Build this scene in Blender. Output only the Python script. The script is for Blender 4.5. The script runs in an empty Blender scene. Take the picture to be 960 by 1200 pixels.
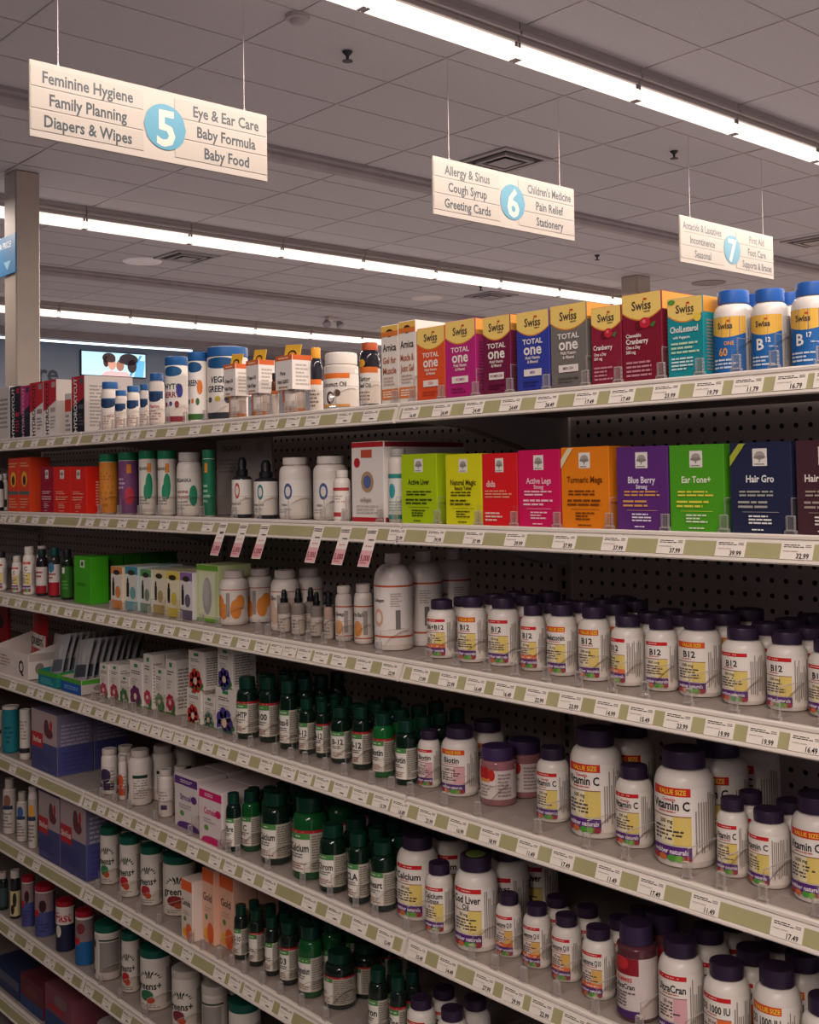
import bpy, math, random
from math import sin, cos, pi, radians
random.seed(7)
C = bpy.context.scene.collection
SC = bpy.context.scene

# ------------------------------------------------------------------ camera
from mathutils import Matrix, Vector
cd = bpy.data.cameras.new('camera'); cam = bpy.data.objects.new('camera', cd); C.objects.link(cam)
fw = Vector((-0.74870842, 0.66207349, 0.03308161)); rt = Vector((0.66195744, 0.74937243, -0.01591551)); up = Vector((0.03532769, -0.00998254, 0.99932592))
cam.matrix_world = Matrix(((rt.x, up.x, -fw.x, 2.6746), (rt.y, up.y, -fw.y, -1.2680), (rt.z, up.z, -fw.z, 1.5127), (0, 0, 0, 1)))
cd.sensor_fit = 'AUTO'; cd.sensor_width = 36; cd.lens = 36 * 1326.97 / 1200; cd.shift_y = -84.34 / 1200
cd.clip_start = 0.05; cd.clip_end = 200
SC.camera = cam

# ------------------------------------------------------------------ light, world, exposure
LENS_STRENGTH = 0.40
LIGHT_COLOR = (1.0, 0.86, 0.765)
TUBE_WATTS = 17.0   # per metre of row
w = bpy.data.worlds.new('world'); SC.world = w; w.use_nodes = True
w.node_tree.nodes['Background'].inputs[0].default_value = (0.56, 0.50, 0.66, 1)
w.node_tree.nodes['Background'].inputs[1].default_value = 0.22
SC.view_settings.view_transform = 'Standard'; SC.view_settings.look = 'None'
SC.view_settings.gamma = 1; SC.view_settings.use_curve_mapping = False
SC.view_settings.exposure = 1.5

# ------------------------------------------------------------------ materials
def lin(h):
    h = h.lstrip('#')
    if len(h) == 3: h = ''.join(c * 2 for c in h)
    o = []
    for i in (0, 2, 4):
        c = int(h[i:i + 2], 16) / 255
        o.append(c / 12.92 if c <= .04045 else ((c + .055) / 1.055) ** 2.4)
    return (*o, 1)
MATS = {}
def mat(col, rough=.5, metal=0, coat=0, key='paint'):
    k = (col, rough, metal, coat, key)
    if k in MATS: return MATS[k]
    m = bpy.data.materials.new(f'{key}_{col.lstrip("#")}'); m.use_nodes = True
    b = m.node_tree.nodes['Principled BSDF']
    b.inputs['Base Color'].default_value = lin(col); b.inputs['Roughness'].default_value = rough
    b.inputs['Metallic'].default_value = metal; b.inputs['Coat Weight'].default_value = coat
    b.inputs['Specular IOR Level'].default_value = .35
    MATS[k] = m; return m
def noisy(name, c1, c2, scale, rough=.6, metal=0, bump=0):
    m = bpy.data.materials.new(name); m.use_nodes = True; t = m.node_tree; b = t.nodes['Principled BSDF']
    tc = t.nodes.new('ShaderNodeTexCoord'); n = t.nodes.new('ShaderNodeTexNoise'); n.inputs['Scale'].default_value = scale; n.inputs['Detail'].default_value = 4
    r = t.nodes.new('ShaderNodeValToRGB'); r.color_ramp.elements[0].color = lin(c1); r.color_ramp.elements[1].color = lin(c2)
    r.color_ramp.elements[0].position = .3; r.color_ramp.elements[1].position = .7
    t.links.new(tc.outputs['Object'], n.inputs['Vector']); t.links.new(n.outputs['Fac'], r.inputs['Fac']); t.links.new(r.outputs['Color'], b.inputs['Base Color'])
    b.inputs['Roughness'].default_value = rough; b.inputs['Metallic'].default_value = metal
    if bump:
        bp = t.nodes.new('ShaderNodeBump'); bp.inputs['Strength'].default_value = bump; bp.inputs['Distance'].default_value = .002
        t.links.new(n.outputs['Fac'], bp.inputs['Height']); t.links.new(bp.outputs['Normal'], b.inputs['Normal'])
    return m
def dotted(name, base, hole, pitch, rad, ax=('X', 'Z'), rough=.6):
    """sheet metal with round punched holes on a square grid"""
    m = bpy.data.materials.new(name); m.use_nodes = True; t = m.node_tree; b = t.nodes['Principled BSDF']
    tc = t.nodes.new('ShaderNodeTexCoord'); sp = t.nodes.new('ShaderNodeSeparateXYZ'); t.links.new(tc.outputs['Object'], sp.inputs[0])
    def mth(op, a, bb=None):
        n = t.nodes.new('ShaderNodeMath'); n.operation = op
        for i, x in enumerate((a, bb)):
            if x is None: continue
            if isinstance(x, (int, float)): n.inputs[i].default_value = x
            else: t.links.new(x, n.inputs[i])
        return n.outputs[0]
    sq = []
    for i, a in enumerate(ax):
        p_ = pitch[i]
        f = mth('SUBTRACT', mth('FRACT', mth('DIVIDE', sp.outputs[a], p_)), .5)
        f = mth('MULTIPLY', f, p_); sq.append(mth('MULTIPLY', f, f))
    d = mth('LESS_THAN', mth('ADD', sq[0], sq[1]), rad * rad)
    mx = t.nodes.new('ShaderNodeMix'); mx.data_type = 'RGBA'
    mx.inputs[6].default_value = lin(base); mx.inputs[7].default_value = lin(hole)
    t.links.new(d, mx.inputs[0]); t.links.new(mx.outputs[2], b.inputs['Base Color']); b.inputs['Roughness'].default_value = rough
    return m
def emis(name, col, s):
    m = bpy.data.materials.new(name); m.use_nodes = True; b = m.node_tree.nodes['Principled BSDF']
    b.inputs['Base Color'].default_value = (*col, 1); b.inputs['Emission Color'].default_value = (*col, 1); b.inputs['Emission Strength'].default_value = s
    return m
def clear(name, tint, fac, rough=.08):
    m = bpy.data.materials.new(name); m.use_nodes = True; t = m.node_tree
    for n in list(t.nodes):
        if n.type == 'BSDF_PRINCIPLED': t.nodes.remove(n)
    tr = t.nodes.new('ShaderNodeBsdfTransparent'); tr.inputs[0].default_value = tint
    gl = t.nodes.new('ShaderNodeBsdfGlossy'); gl.inputs['Roughness'].default_value = rough
    df = t.nodes.new('ShaderNodeBsdfDiffuse'); df.inputs[0].default_value = (.85, .8, .78, 1)
    ad = t.nodes.new('ShaderNodeMixShader'); ad.inputs[0].default_value = .5; t.links.new(gl.outputs[0], ad.inputs[1]); t.links.new(df.outputs[0], ad.inputs[2])
    fr = t.nodes.new('ShaderNodeLayerWeight'); fr.inputs[0].default_value = fac
    mx = t.nodes.new('ShaderNodeMixShader'); t.links.new(fr.outputs['Facing'], mx.inputs[0]); t.links.new(tr.outputs[0], mx.inputs[1]); t.links.new(ad.outputs[0], mx.inputs[2])
    t.links.new(mx.outputs[0], t.nodes['Material Output'].inputs[0]); return m
CLEAR = clear('clear_acrylic', (.93, .91, .89, 1), .5)
FIN = clear('clear_sheet', (.97, .96, .95, 1), .03)
METAL = noisy('shelf_metal', '#cfc3bb', '#d8ccc4', 30, .45)
DECK = noisy('shelf_deck', '#958983', '#a0948d', 40, .5)
RAIL = mat('#ddd3ca', .28, key='rail')
OLIVE = noisy('olive_insert', '#a19b72', '#aea87e', 8, .25)
PEG = dotted('pegboard', '#d6cac5', '#17141a', (.0254, .0254), .0042)
STEEL = mat('#b3a8a1', .5, key='steel')
DARK = mat('#16141a', .8, key='dark')

# ------------------------------------------------------------------ mesh builder
class MB:
    def __init__(s): s.v = []; s.f = []; s.m = []; s.mats = []
    def mi(s, m):
        if isinstance(m, str): m = mat(m)
        if m not in s.mats: s.mats.append(m)
        return s.mats.index(m)
    def add(s, vs, fs, m):
        o = len(s.v); i = s.mi(m); s.v += [tuple(x) for x in vs]
        for f in fs: s.f.append([o + k for k in f]); s.m.append(i)
    def box(s, x0, x1, y0, y1, z0, z1, m, b=0):
        if b <= 0:
            v = [(x, y, z) for z in (z0, z1) for y in (y0, y1) for x in (x0, x1)]
            s.add(v, [(0, 2, 3, 1), (4, 5, 7, 6), (0, 1, 5, 4), (2, 6, 7, 3), (0, 4, 6, 2), (1, 3, 7, 5)], m); return
        import itertools
        v = []; idx = {}
        lo = (x0, y0, z0); hi = (x1, y1, z1)
        for c in itertools.product((0, 1), repeat=3):
            for a in range(3):
                p = [(hi[k] if c[k] else lo[k]) for k in range(3)]
                for k in range(3):
                    if k != a: p[k] += -b if c[k] else b
                idx[c, a] = len(v); v.append(p)
        fs = []; cen = Vector([(lo[k] + hi[k]) / 2 for k in range(3)])
        def put(q):
            P = [Vector(v[i]) for i in q]; n = (P[1] - P[0]).cross(P[2] - P[0])
            fs.append(q if n.dot(sum(P, Vector()) / len(P) - cen) > 0 else q[::-1])
        for a in range(3):
            o1, o2 = [k for k in range(3) if k != a]
            for sd in (0, 1):
                q = []
                for p1, p2 in ((0, 0), (1, 0), (1, 1), (0, 1)):
                    c = [0] * 3; c[a] = sd; c[o1] = p1; c[o2] = p2; q.append(idx[tuple(c), a])
                put(q)
            for p1 in (0, 1):
                for p2 in (0, 1):
                    c0 = [0] * 3; c0[o1] = p1; c0[o2] = p2; c1 = list(c0); c1[a] = 1
                    put([idx[tuple(c0), o1], idx[tuple(c1), o1], idx[tuple(c1), o2], idx[tuple(c0), o2]])
        for c in itertools.product((0, 1), repeat=3): put([idx[c, 0], idx[c, 1], idx[c, 2]])
        s.add(v, fs, m)
    def lathe(s, prof, m, seg=36, cx=0, cy=0, rib=0, z0=0):
        v = []; fs = []; n = len(prof)
        for k in range(seg):
            a = 2 * pi * k / seg
            for j, q in enumerate(prof):
                r = q[0] * (1 - (rib if (len(q) > 2 and k % 2) else 0))
                v.append((cx + r * sin(a), cy - r * cos(a), z0 + q[1]))
        for k in range(seg):
            k2 = (k + 1) % seg
            for j in range(n - 1):
                fs.append((k * n + j, k2 * n + j, k2 * n + j + 1, k * n + j + 1))
        s.add(v, fs, m)
        for j, top in ((0, 0), (n - 1, 1)):
            if prof[j][0] > 1e-6:
                ring = [k * n + j for k in range(seg)]
                o = len(s.v) - len(v)
                s.f.append([o + i for i in (ring if top else ring[::-1])]); s.m.append(s.mi(m))
    def build(s, name, parent=None, smooth=True):
        me = bpy.data.meshes.new(name); me.from_pydata(s.v, [], s.f)
        for m in s.mats: me.materials.append(m)
        me.polygons.foreach_set('material_index', s.m)
        if smooth:
            me.polygons.foreach_set('use_smooth', [True] * len(s.f)); me.set_sharp_from_angle(angle=radians(38))
        me.update()
        o = bpy.data.objects.new(name, me); C.objects.link(o)
        if parent: o.parent = parent
        return o
def tag(o, label, cat, group=None):
    o['label'] = label; o['category'] = cat
    if group: o['group'] = group
    return o
def empty(name, loc, rz=0):
    o = bpy.data.objects.new(name, None); C.objects.link(o); o.location = loc; o.rotation_euler = (0, 0, rz); o.empty_display_size = .02
    return o
def struct(o): o['kind'] = 'structure'; return o

# ------------------------------------------------------------------ printing on surfaces
TG = {}
def textgeo(s):
    if s in TG: return TG[s]
    cu = bpy.data.curves.new('t', 'FONT'); cu.body = s; cu.size = 1; cu.resolution_u = 2; cu.offset = .024
    ob = bpy.data.objects.new('t', cu); me = bpy.data.meshes.new_from_object(ob)
    v = [(p.co.x, p.co.y) for p in me.vertices]; f = [list(q.vertices) for q in me.polygons]
    if v:
        x0 = min(p[0] for p in v); x1 = max(p[0] for p in v)
        v = [(p[0] - (x0 + x1) / 2, p[1] - .34) for p in v]; wd = x1 - x0
    else: wd = 1
    bpy.data.objects.remove(ob); bpy.data.curves.remove(cu); bpy.data.meshes.remove(me)
    TG[s] = (v, f, wd); return TG[s]
LAY = .00014
class Print:
    """flat graphics laid on a face (flat or cylindrical); u to the right, v up, metres"""
    def __init__(s, mb, hw, H, R=None, o=(0, 0, 0), U=(1, 0, 0), N=(0, -1, 0), rough=.45):
        s.mb = mb; s.hw = hw; s.H = H; s.R = R; s.o = Vector(o); s.U = Vector(U); s.N = Vector(N); s.k = 1; s.rough = rough
    def m(s, u, v, l):
        if s.R:
            r = s.R + l; a = u / s.R
            return (r * sin(a), -r * cos(a), v)
        p = s.o + s.U * u + s.N * l; return (p.x, p.y, p.z + v)
    def strip(s, lo, hi, u0, u1, col, n=None):
        if n is None: n = max(1, int(abs(u1 - u0) / (s.R * .16)) + 1) if s.R else 1
        l = s.k * LAY; vs = []
        for i in range(n + 1):
            u = u0 + (u1 - u0) * i / n; vs += [s.m(u, lo(u), l), s.m(u, hi(u), l)]
        s.mb.add(vs, [(2 * i, 2 * i + 2, 2 * i + 3, 2 * i + 1) for i in range(n)], mat(col, s.rough, key='ink'))
        s.k += 1
    def rect(s, u0, v0, u1, v1, col): s.strip(lambda u: v0, lambda u: v1, u0, u1, col)
    def ell(s, cu, cv, ru, rv, col):
        q = lambda u: rv * math.sqrt(max(0, 1 - ((u - cu) / ru) ** 2))
        s.strip(lambda u: cv - q(u), lambda u: cv + q(u), cu - ru, cu + ru, col, 14)
    def poly(s, pts, col):
        l = s.k * LAY; s.mb.add([s.m(u, v, l) for u, v in pts], [list(range(len(pts)))], mat(col, s.rough, key='ink')); s.k += 1
    def text(s, t, cu, cv, h, col, maxw=None, rot=0, left=False, sx=.86):
        if not t: return
        v, f, wd = textgeo(t); sc = h / .7; kx = sc * sx
        if maxw and wd * kx > maxw: kx = maxw / wd
        if left: cu += wd * kx / 2
        l = max(s.k * LAY, .0006 if s.R else 0)
        P = [(x * kx, y * sc) for x, y in v]
        if rot: P = [(-y, x) for x, y in P]
        s.mb.add([s.m(cu + x, cv + y, l) for x, y in P], f, mat(col, s.rough, key='ink')); s.k += 1
    def bars(s, u0, v0, u1, v1, n, col):
        rnd = random.Random(int(abs(u0 * 9e4 + v0 * 7e4 + n)))
        st = (v1 - v0) / n; l = s.k * LAY; cm = mat(col, s.rough, key='ink')
        for i in range(n):
            v = v0 + (i + .25) * st; u = u0; end = u1 - (u1 - u0) * rnd.choice((0, .05, .2, .35))
            while u < end - 1e-6:
                e = min(end, u + (u1 - u0) * rnd.uniform(.12, .34))
                s.mb.add([s.m(a, b, l) for a, b in ((u, v), (e, v), (e, v + st * .48), (u, v + st * .48))], [(0, 1, 2, 3)], cm)
                u = e + (u1 - u0) * .035
        s.k += 1
    def vbars(s, u0, v0, u1, v1, n, col):
        rnd = random.Random(int(abs(u0 * 9e4 + v0 * 7e4 + n)))
        st = (u1 - u0) / n; l = s.k * LAY; cm = mat(col, s.rough, key='ink')
        for i in range(n):
            u = u0 + (i + .2) * st; a = v0 + (v1 - v0) * rnd.choice((0, .04, .1)); b = v1 - (v1 - v0) * rnd.choice((0, .05, .15, .3))
            s.mb.add([s.m(x, y, l) for x, y in ((u, a), (u + st * .45, a), (u + st * .45, b), (u, b))], [(0, 1, 2, 3)], cm)
        s.k += 1
    def ops(s, L):
        w_, h_ = s.hw, s.H
        for o in L:
            t = o[0]
            if t == 'bg': s.rect(-s.R * 2.95, o[1] * h_, s.R * 2.95, o[2] * h_, o[3])
            elif t == 'r': s.rect(o[1] * w_, o[2] * h_, o[3] * w_, o[4] * h_, o[5])
            elif t == 'e': s.ell(o[1] * w_, o[2] * h_, o[3] * w_, o[4] * h_, o[5])
            elif t == 'p': s.poly([(a * w_, b * h_) for a, b in o[1]], o[2])
            elif t == 't': s.text(o[1], o[2] * w_, o[3] * h_, o[4] * h_ * .8, o[5], o[6] * w_ if len(o) > 6 else 1.8 * w_)
            elif t == 'v': s.text(o[1], o[2] * w_, o[3] * h_, o[4] * w_, o[5], o[6] * h_, rot=1, sx=1.3)
            elif t == 'l': s.bars(o[1] * w_, o[2] * h_, o[3] * w_, o[4] * h_, o[5], o[6])
            elif t == 'f':
                for k in range(7):
                    a = 2 * pi * k / 7; r = o[3] * w_
                    s.ell(o[1] * w_ + r * .6 * cos(a), o[2] * h_ + r * .6 * sin(a), r * .42, r * .42, o[4]); s.k -= 1
                s.k += 1; s.ell(o[1] * w_, o[2] * h_, o[3] * w_ * .3, o[3] * w_ * .3, o[5])
            elif t == 's':
                cu, cv, ru, rv = o[1] * w_, o[2] * h_, o[3] * w_, o[4] * h_
                for k in range(9):
                    a = radians(16 + 18.5 * k); b = .11
                    s.poly([(cu + .25 * ru * cos(a - b), cv + .2 * rv * sin(a - b)), (cu + ru * .75 * cos(a - b), cv + rv * .75 * sin(a - b)), (cu + ru * cos(a), cv + rv * sin(a)), (cu + ru * .75 * cos(a + b), cv + rv * .75 * sin(a + b)), (cu + .25 * ru * cos(a + b), cv + .2 * rv * sin(a + b))][::1], '#1c3026'); s.k -= 1
                s.k += 1

def arch(P, yb='#fad676'):
    w_, h_ = P.hw, P.H
    P.strip(lambda u: h_ * (.785 - .095 * (1 - (u / w_) ** 2)), lambda u: h_ * .995, -w_ * .99, w_ * .99, '#e08a2c', 10)
    P.strip(lambda u: h_ * (.80 - .095 * (1 - (u / w_) ** 2)), lambda u: h_ * .995, -w_ * .99, w_ * .99, yb, 10)
    P.text('Swiss', -.0 * w_, h_ * .86, h_ * .10, '#4c4038', 1.35 * w_)
    P.text('natural', .28 * w_, h_ * .79, h_ * .025, '#4c4038', .6 * w_)
    P.ell(.2 * w_, h_ * .925, .11 * w_, h_ * .014, '#d2502c')
def d_swiss(P, D):
    w_, h_ = P.hw, P.H; arch(P)
    P.text('TOTAL', 0, h_ * .625, h_ * .062, '#f2eae2', 1.35 * w_, sx=1.15)
    P.text('one', 0, h_ * .53, h_ * .135, '#f2eae2', 1.4 * w_, sx=1.0)
    P.text('Multi Vitamin', 0, h_ * .425, h_ * .036, '#f2e4d8', 1.3 * w_)
    P.text('& Mineral', 0, h_ * .375, h_ * .036, '#f2e4d8', 1.1 * w_)
    P.rect(-.55 * w_, h_ * .2, .55 * w_, h_ * .285, '#efe3dc')
    P.text(D[2], 0, h_ * .243, h_ * .034, D[1], .95 * w_)
    P.bars(-.6 * w_, h_ * .07, .6 * w_, h_ * .15, 2, D[3]); P.rect(-w_ * .99, 0, w_ * .99, h_ * .035, D[3])
def d_cran(P, D):
    w_, h_ = P.hw, P.H; arch(P)
    P.ell(-.1 * w_, h_ * .64, .24 * w_, h_ * .05, '#6a1020'); P.ell(.18 * w_, h_ * .66, .28 * w_, h_ * .06, '#c8283a'); P.ell(.14 * w_, h_ * .675, .1 * w_, h_ * .02, '#e8707a')
    P.poly([(.45 * w_, h_ * .62), (.62 * w_, h_ * .6), (.75 * w_, h_ * .66), (.58 * w_, h_ * .66)], '#4a7a3c')
    y = .5
    if D[4]: P.text(D[1], -.8 * w_, h_ * .53, h_ * .042, '#f2e4de', 1.1 * w_, left=True); y = .46; P.text('Cranberry', -.8 * w_, h_ * .465, h_ * .058, '#f6ece6', 1.6 * w_, left=True)
    else: P.text(D[1], -.85 * w_, h_ * .485, h_ * .058, '#f6ece6', 1.55 * w_, left=True)
    P.text('One a Day', -.8 * w_, h_ * .40, h_ * .036, '#f2e4de', 1. * w_, left=True); P.text('500 mg', -.8 * w_, h_ * .345, h_ * .036, '#f2e4de', .8 * w_, left=True)
    P.bars(-.8 * w_, h_ * .06, .5 * w_, h_ * .25, 4, '#c98a96')
def d_teal(P, D):
    w_, h_ = P.hw, P.H; arch(P); P.ell(.72 * w_, h_ * .74, .22 * w_, h_ * .055, '#f2d24e'); P.ell(-.75 * w_, h_ * .955, .22 * w_, h_ * .03, '#5a9a3a')
    P.text('CholLesterol', -.05 * w_, h_ * .61, h_ * .075, '#f2eee8', 1.6 * w_); P.text('with Vegapure', -.2 * w_, h_ * .51, h_ * .034, '#e8f0ee', 1.2 * w_)
    P.bars(-.8 * w_, h_ * .3, .8 * w_, h_ * .46, 3, '#bfe0c0'); P.bars(-.8 * w_, h_ * .1, .5 * w_, h_ * .27, 4, '#d5ecec')
def d_blue(P, D):
    R, h_ = P.R, P.H; P.rect(-R * 2.2, h_ * .03, R * .95, h_ * .68, '#1f66ae')
    P.strip(lambda u: h_ * (.49 - .05 * cos(u / R * 1.6)), lambda u: h_ * .68, -R * 1.3, R * .95, '#f0bc4e', 10)
    P.text('Swiss', -.1 * R, h_ * .575, h_ * .07, '#4c4038', 1.1 * R); P.ell(.1 * R, h_ * .63, .1 * R, h_ * .012, '#d2502c')
    if D[1] == 'B':
        P.text('B', -.25 * R, h_ * .33, h_ * .13, '#f4f0ea', .6 * R, sx=1); P.text(D[2], .2 * R, h_ * .38, h_ * .055, '#f4f0ea', .5 * R)
        P.text('1200 mcg', .45 * R, h_ * .3, h_ * .02, '#dfe8f0', .5 * R)
    else:
        P.text('ONE', .1 * R, h_ * .37, h_ * .045, '#e8a24a', 1.1 * R); P.text(D[1], -.2 * R, h_ * .27, h_ * .09, '#e8a24a', .8 * R)
    P.bars(-.8 * R, h_ * .07, .5 * R, h_ * .2, 3, '#cfdcea'); P.rect(R * 1.0, h_ * .05, R * 1.9, h_ * .66, '#d0c8c0'); P.vbars(R * 1.05, h_ * .08, R * 1.8, h_ * .62, 8, '#7a8694')
def d_tree(P, D):
    w_, h_ = P.hw, P.H; t1, t2, fg, flag, fgs = D[1:6]
    P.rect(-.24 * w_, h_ * .74, .24 * w_, h_ * .93, '#ece6de')
    P.ell(0, h_ * .855, .17 * w_, h_ * .045, '#a8a29c'); P.ell(0, h_ * .835, .2 * w_, h_ * .02, '#8c8680'); P.rect(-.02 * w_, h_ * .785, .02 * w_, h_ * .85, '#8c8680'); P.bars(-.17 * w_, h_ * .75, .17 * w_, h_ * .772, 1, '#8c8680')
    if D[0] == 'N2':
        P.text('dida', -.5 * w_, h_ * .58, h_ * .085, fg, .8 * w_)
        P.bars(-.85 * w_, h_ * .38, .7 * w_, h_ * .5, 3, fgs); P.bars(-.85 * w_, h_ * .06, .2 * w_, h_ * .2, 3, fg); return
    P.text(t1, 0, h_ * .6, h_ * .075, fg, 1.5 * w_); P.text(t2, 0, h_ * .52, h_ * .05, fg, 1.1 * w_)
    P.bars(-.7 * w_, h_ * .4, .7 * w_, h_ * .48, 2, fgs); P.bars(-.75 * w_, h_ * .27, .75 * w_, h_ * .37, 2, fgs)
    P.rect(-.6 * w_, h_ * .235, .6 * w_, h_ * .24, fgs); P.bars(-.4 * w_, h_ * .1, .4 * w_, h_ * .21, 3, fg); P.bars(-.3 * w_, h_ * .03, .3 * w_, h_ * .06, 1, fg)
    if flag:
        c = '#e8d9b0' if flag == 'NEW' else flag
        P.poly([(-w_ * .99, h_ * .74), (-w_ * .45, h_ * .99), (-w_ * .68, h_ * .99), (-w_ * .99, h_ * .85)], c)
def d_web(P, D):
    R, h_ = P.R, P.H; t, vs, acc, sub, mg = D[1:6]
    a, b = -R * .95, R * .55
    P.rect(-R * 2.4, h_ * .06, R * 2.2, h_ * .70, '#f2eae2')
    if vs: P.rect(a, h_ * .625, b, h_ * .70, '#e0521f' if t not in ('Vitamin C',) else '#d6281f'); P.text('VALUE SIZE', (a + b) / 2 + .1 * R, h_ * .662, h_ * .042, '#f6d24a', 1.2 * R)
    else: P.rect(a, h_ * .635, b, h_ * .685, '#cf2227'); P.bars(a + .3 * R, h_ * .648, b - .3 * R, h_ * .672, 1, '#f0c8c0')
    y = .565 if sub and sub[0] != '#' and sub != 'Chewable' else .545
    if sub and sub[0] != '#': P.text(sub, -.2 * R, h_ * (.595 if sub == 'Chewable' else .488), h_ * (.026 if sub == 'Chewable' else .055), '#c8302c' if sub == 'Chewable' else '#1d1a22', 1. * R)
    P.text(t, -.2 * R, h_ * y, h_ * .078, '#1b1820', 1.42 * R, sx=1.0)
    if not (sub and sub[0] != '#' and sub != 'Chewable'): P.bars(-.6 * R, h_ * .475, .2 * R, h_ * .498, 1, '#c8504a')
    P.rect(a, h_ * .448, b, h_ * .456, '#8a4a3a')
    P.strip(lambda u: h_ * .20, lambda u: h_ * .448, -.05 * R, b, acc); P.strip(lambda u: h_ * .20, lambda u: h_ * .43, -.5 * R, -.05 * R, '#efe0b8' if acc == '#e4cb72' else '#ecd5cc')
    P.text(mg or '50 mg', -.3 * R, h_ * .405, h_ * .035, '#3a3038', .8 * R)
    P.bars(-.8 * R, h_ * .235, .3 * R, h_ * .37, 4, '#4a3f46')
    if sub and sub[0] == '#': P.rect(a, h_ * .18, b, h_ * .25, sub); P.bars(a + .2 * R, h_ * .195, b - .2 * R, h_ * .235, 1, '#f2d8c8')
    P.rect(a, h_ * .075, b, h_ * .19, '#5b2a78'); P.text('webber naturals', -.2 * R, h_ * .145, h_ * .042, '#f0e6f0', 1.45 * R)
    for k, (u, c) in enumerate(((-.75, '#b0303c'), (-.45, '#d0703a'), (-.1, '#4f9a3c'), (.15, '#7ab048'), (.38, '#a02c40'))): P.ell(u * R, h_ * .088, .17 * R, h_ * .028, c); P.k -= 1
    P.k += 1
    P.vbars(R * .66, h_ * .14, R * 1.5, h_ * .66, 9, '#9a928e')
def d_green(P, D):
    R, h_ = P.R, P.H; t, red = D[1:3]
    P.rect(-R * 2.9, h_ * .10, R * 2.9, h_ * .58, '#bdb5a8')
    P.rect(-R * 1.05, h_ * .10, R * .42, h_ * .58, '#e9e2d8')
    if red: P.rect(-R * 2.9, h_ * .58, R * 2.9, h_ * .615, '#b3262f'); P.bars(-R * .8, h_ * .588, R * 1.2, h_ * .607, 1, '#e8b8b0')
    P.rect(-R * 1.05, h_ * .505, R * .42, h_ * .58, '#4f8a4a'); P.bars(-.8 * R, h_ * .525, .2 * R, h_ * .56, 1, '#cfe0c4')
    P.text(t, -.3 * R, h_ * .40, h_ * .095, '#26262a', 1.3 * R)
    P.bars(-.85 * R, h_ * .27, .2 * R, h_ * .335, 2, '#5a5550'); P.bars(-.85 * R, h_ * .13, .25 * R, h_ * .22, 3, '#9a6a5a')
    P.bars(.52 * R, h_ * .13, 1.7 * R, h_ * .56, 13, '#7f786f')
DES = {'S': d_swiss, 'C': d_cran, 'T': d_teal, 'B': d_blue, 'N': d_tree, 'N2': d_tree, 'W': d_web, 'G': d_green}
def design(P, D):
    if isinstance(D, tuple): DES[D[0]](P, D)
    elif D: P.ops(D)

# ------------------------------------------------------------------ product builders (base centre at the Empty's origin)
PRO = {  # body, cap, cap ratio, cap height, shoulder height, roughness
    'pill': ('#eae1d9', '#35263f', .74, .155, .155, .32),
    'white': ('#e2d8d0', '#d8cdc5', .74, .14, .14, .35),
    'green': ('#10241b', '#0f382c', .76, .18, .16, .1),
    'glass': ('#23222a', '#1d1c22', .7, .16, .15, .12),
    'can': ('#ddd4ca', '#1d5a4a', 1.0, .13, 0, .4),
    'jar': ('#d9cfc4', '#43305a', .92, .2, .05, .12),
    'tall': ('#e6dcd6', '#dcd2cb', .42, .10, .2, .3),
    'drop': ('#2c2a30', '#17161b', .4, .3, .08, .12)}
def make_cyl(ty, nm, wd, H, D, o):
    R = wd / 2; body, cap, cr, ch, sh, ro = PRO[ty]
    body = o.get('bc', body); cap = o.get('c', cap); cr = o.get('cr', cr); ch = o.get('ch', ch)
    e = empty(nm, (0, 0, 0)); z1 = H * (1 - ch); zs = z1 - H * sh; ca = R * cr; b = min(.004, R * .2)
    mb = MB(); bm = mat(body, ro, coat=.3 if ty in ('green', 'glass') else 0, key='bottle')
    if o.get('glassy'): bm = mat(body, .06, coat=.6, key='clear_jar')
    pr = [(0, .001), (R * .8, 0), (R - b * .4, b * .25), (R, b)]
    if sh:
        nr = ca * .86 if ty != 'drop' else R * .5
        pr.append((R, zs))
        for k in range(1, 8):
            a = k / 7 * pi / 2
            pr.append((nr + (R - nr) * cos(a), zs + (z1 - zs) * .92 * sin(a)))
        pr.append((nr, z1 + .002))
    else: pr += [(R, z1 - .002), (R * .97, z1)]
    pr.append((0, pr[-1][1])); mb.lathe(pr, bm, 32)
    mb.build('bottle_body' if ty not in ('can', 'jar') else ('canister_body' if ty == 'can' else 'jar_body'), e)
    mb = MB(); cm = mat(cap, .42 if ty not in ('green',) else .3, key='cap')
    if ty == 'drop':
        zc = z1; r = R * .58
        mb.lathe([(0, zc), (r, zc), (r, zc + H * .09), (r * .8, zc + H * .1), (r * .72, zc + H * .12), (r * .75, zc + H * .2), (r * .62, H * .96), (r * .4, H * .995), (0, H)], cm, 20)
    elif ty == 'can':
        r = R * 1.02
        mb.lathe([(0, z1), (r * .98, z1), (r, z1 + .001), (r, H - .004), (r * .985, H - .001), (r * .93, H), (r * .91, H - .002), (0, H - .002)], cm, 36)
    else:
        r = ca; rib = 1
        mb.lathe([(0, z1), (r * .985, z1), (r, z1 + .0012, rib), (r, H - r * .14, rib), (r * .96, H - r * .03), (r * .88, H), (r * .8, H - .0006), (0, H - .0006)], cm, 48, rib=.02)
        if o.get('sticker'):
            mb.lathe([(r * .62, H - .0006), (r * .62, H + .0003), (0, H + .0003)], mat('#7f9a4a', .5, key='sticker'), 24)
    mb.build('lid' if ty in ('can', 'jar') else ('dropper' if ty == 'drop' else 'cap'), e)
    if D:
        mb = MB(); P = Print(mb, R * 1.0, H, R=R + .0002); design(P, D); mb.build('label', e, smooth=False)
    return e
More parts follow.
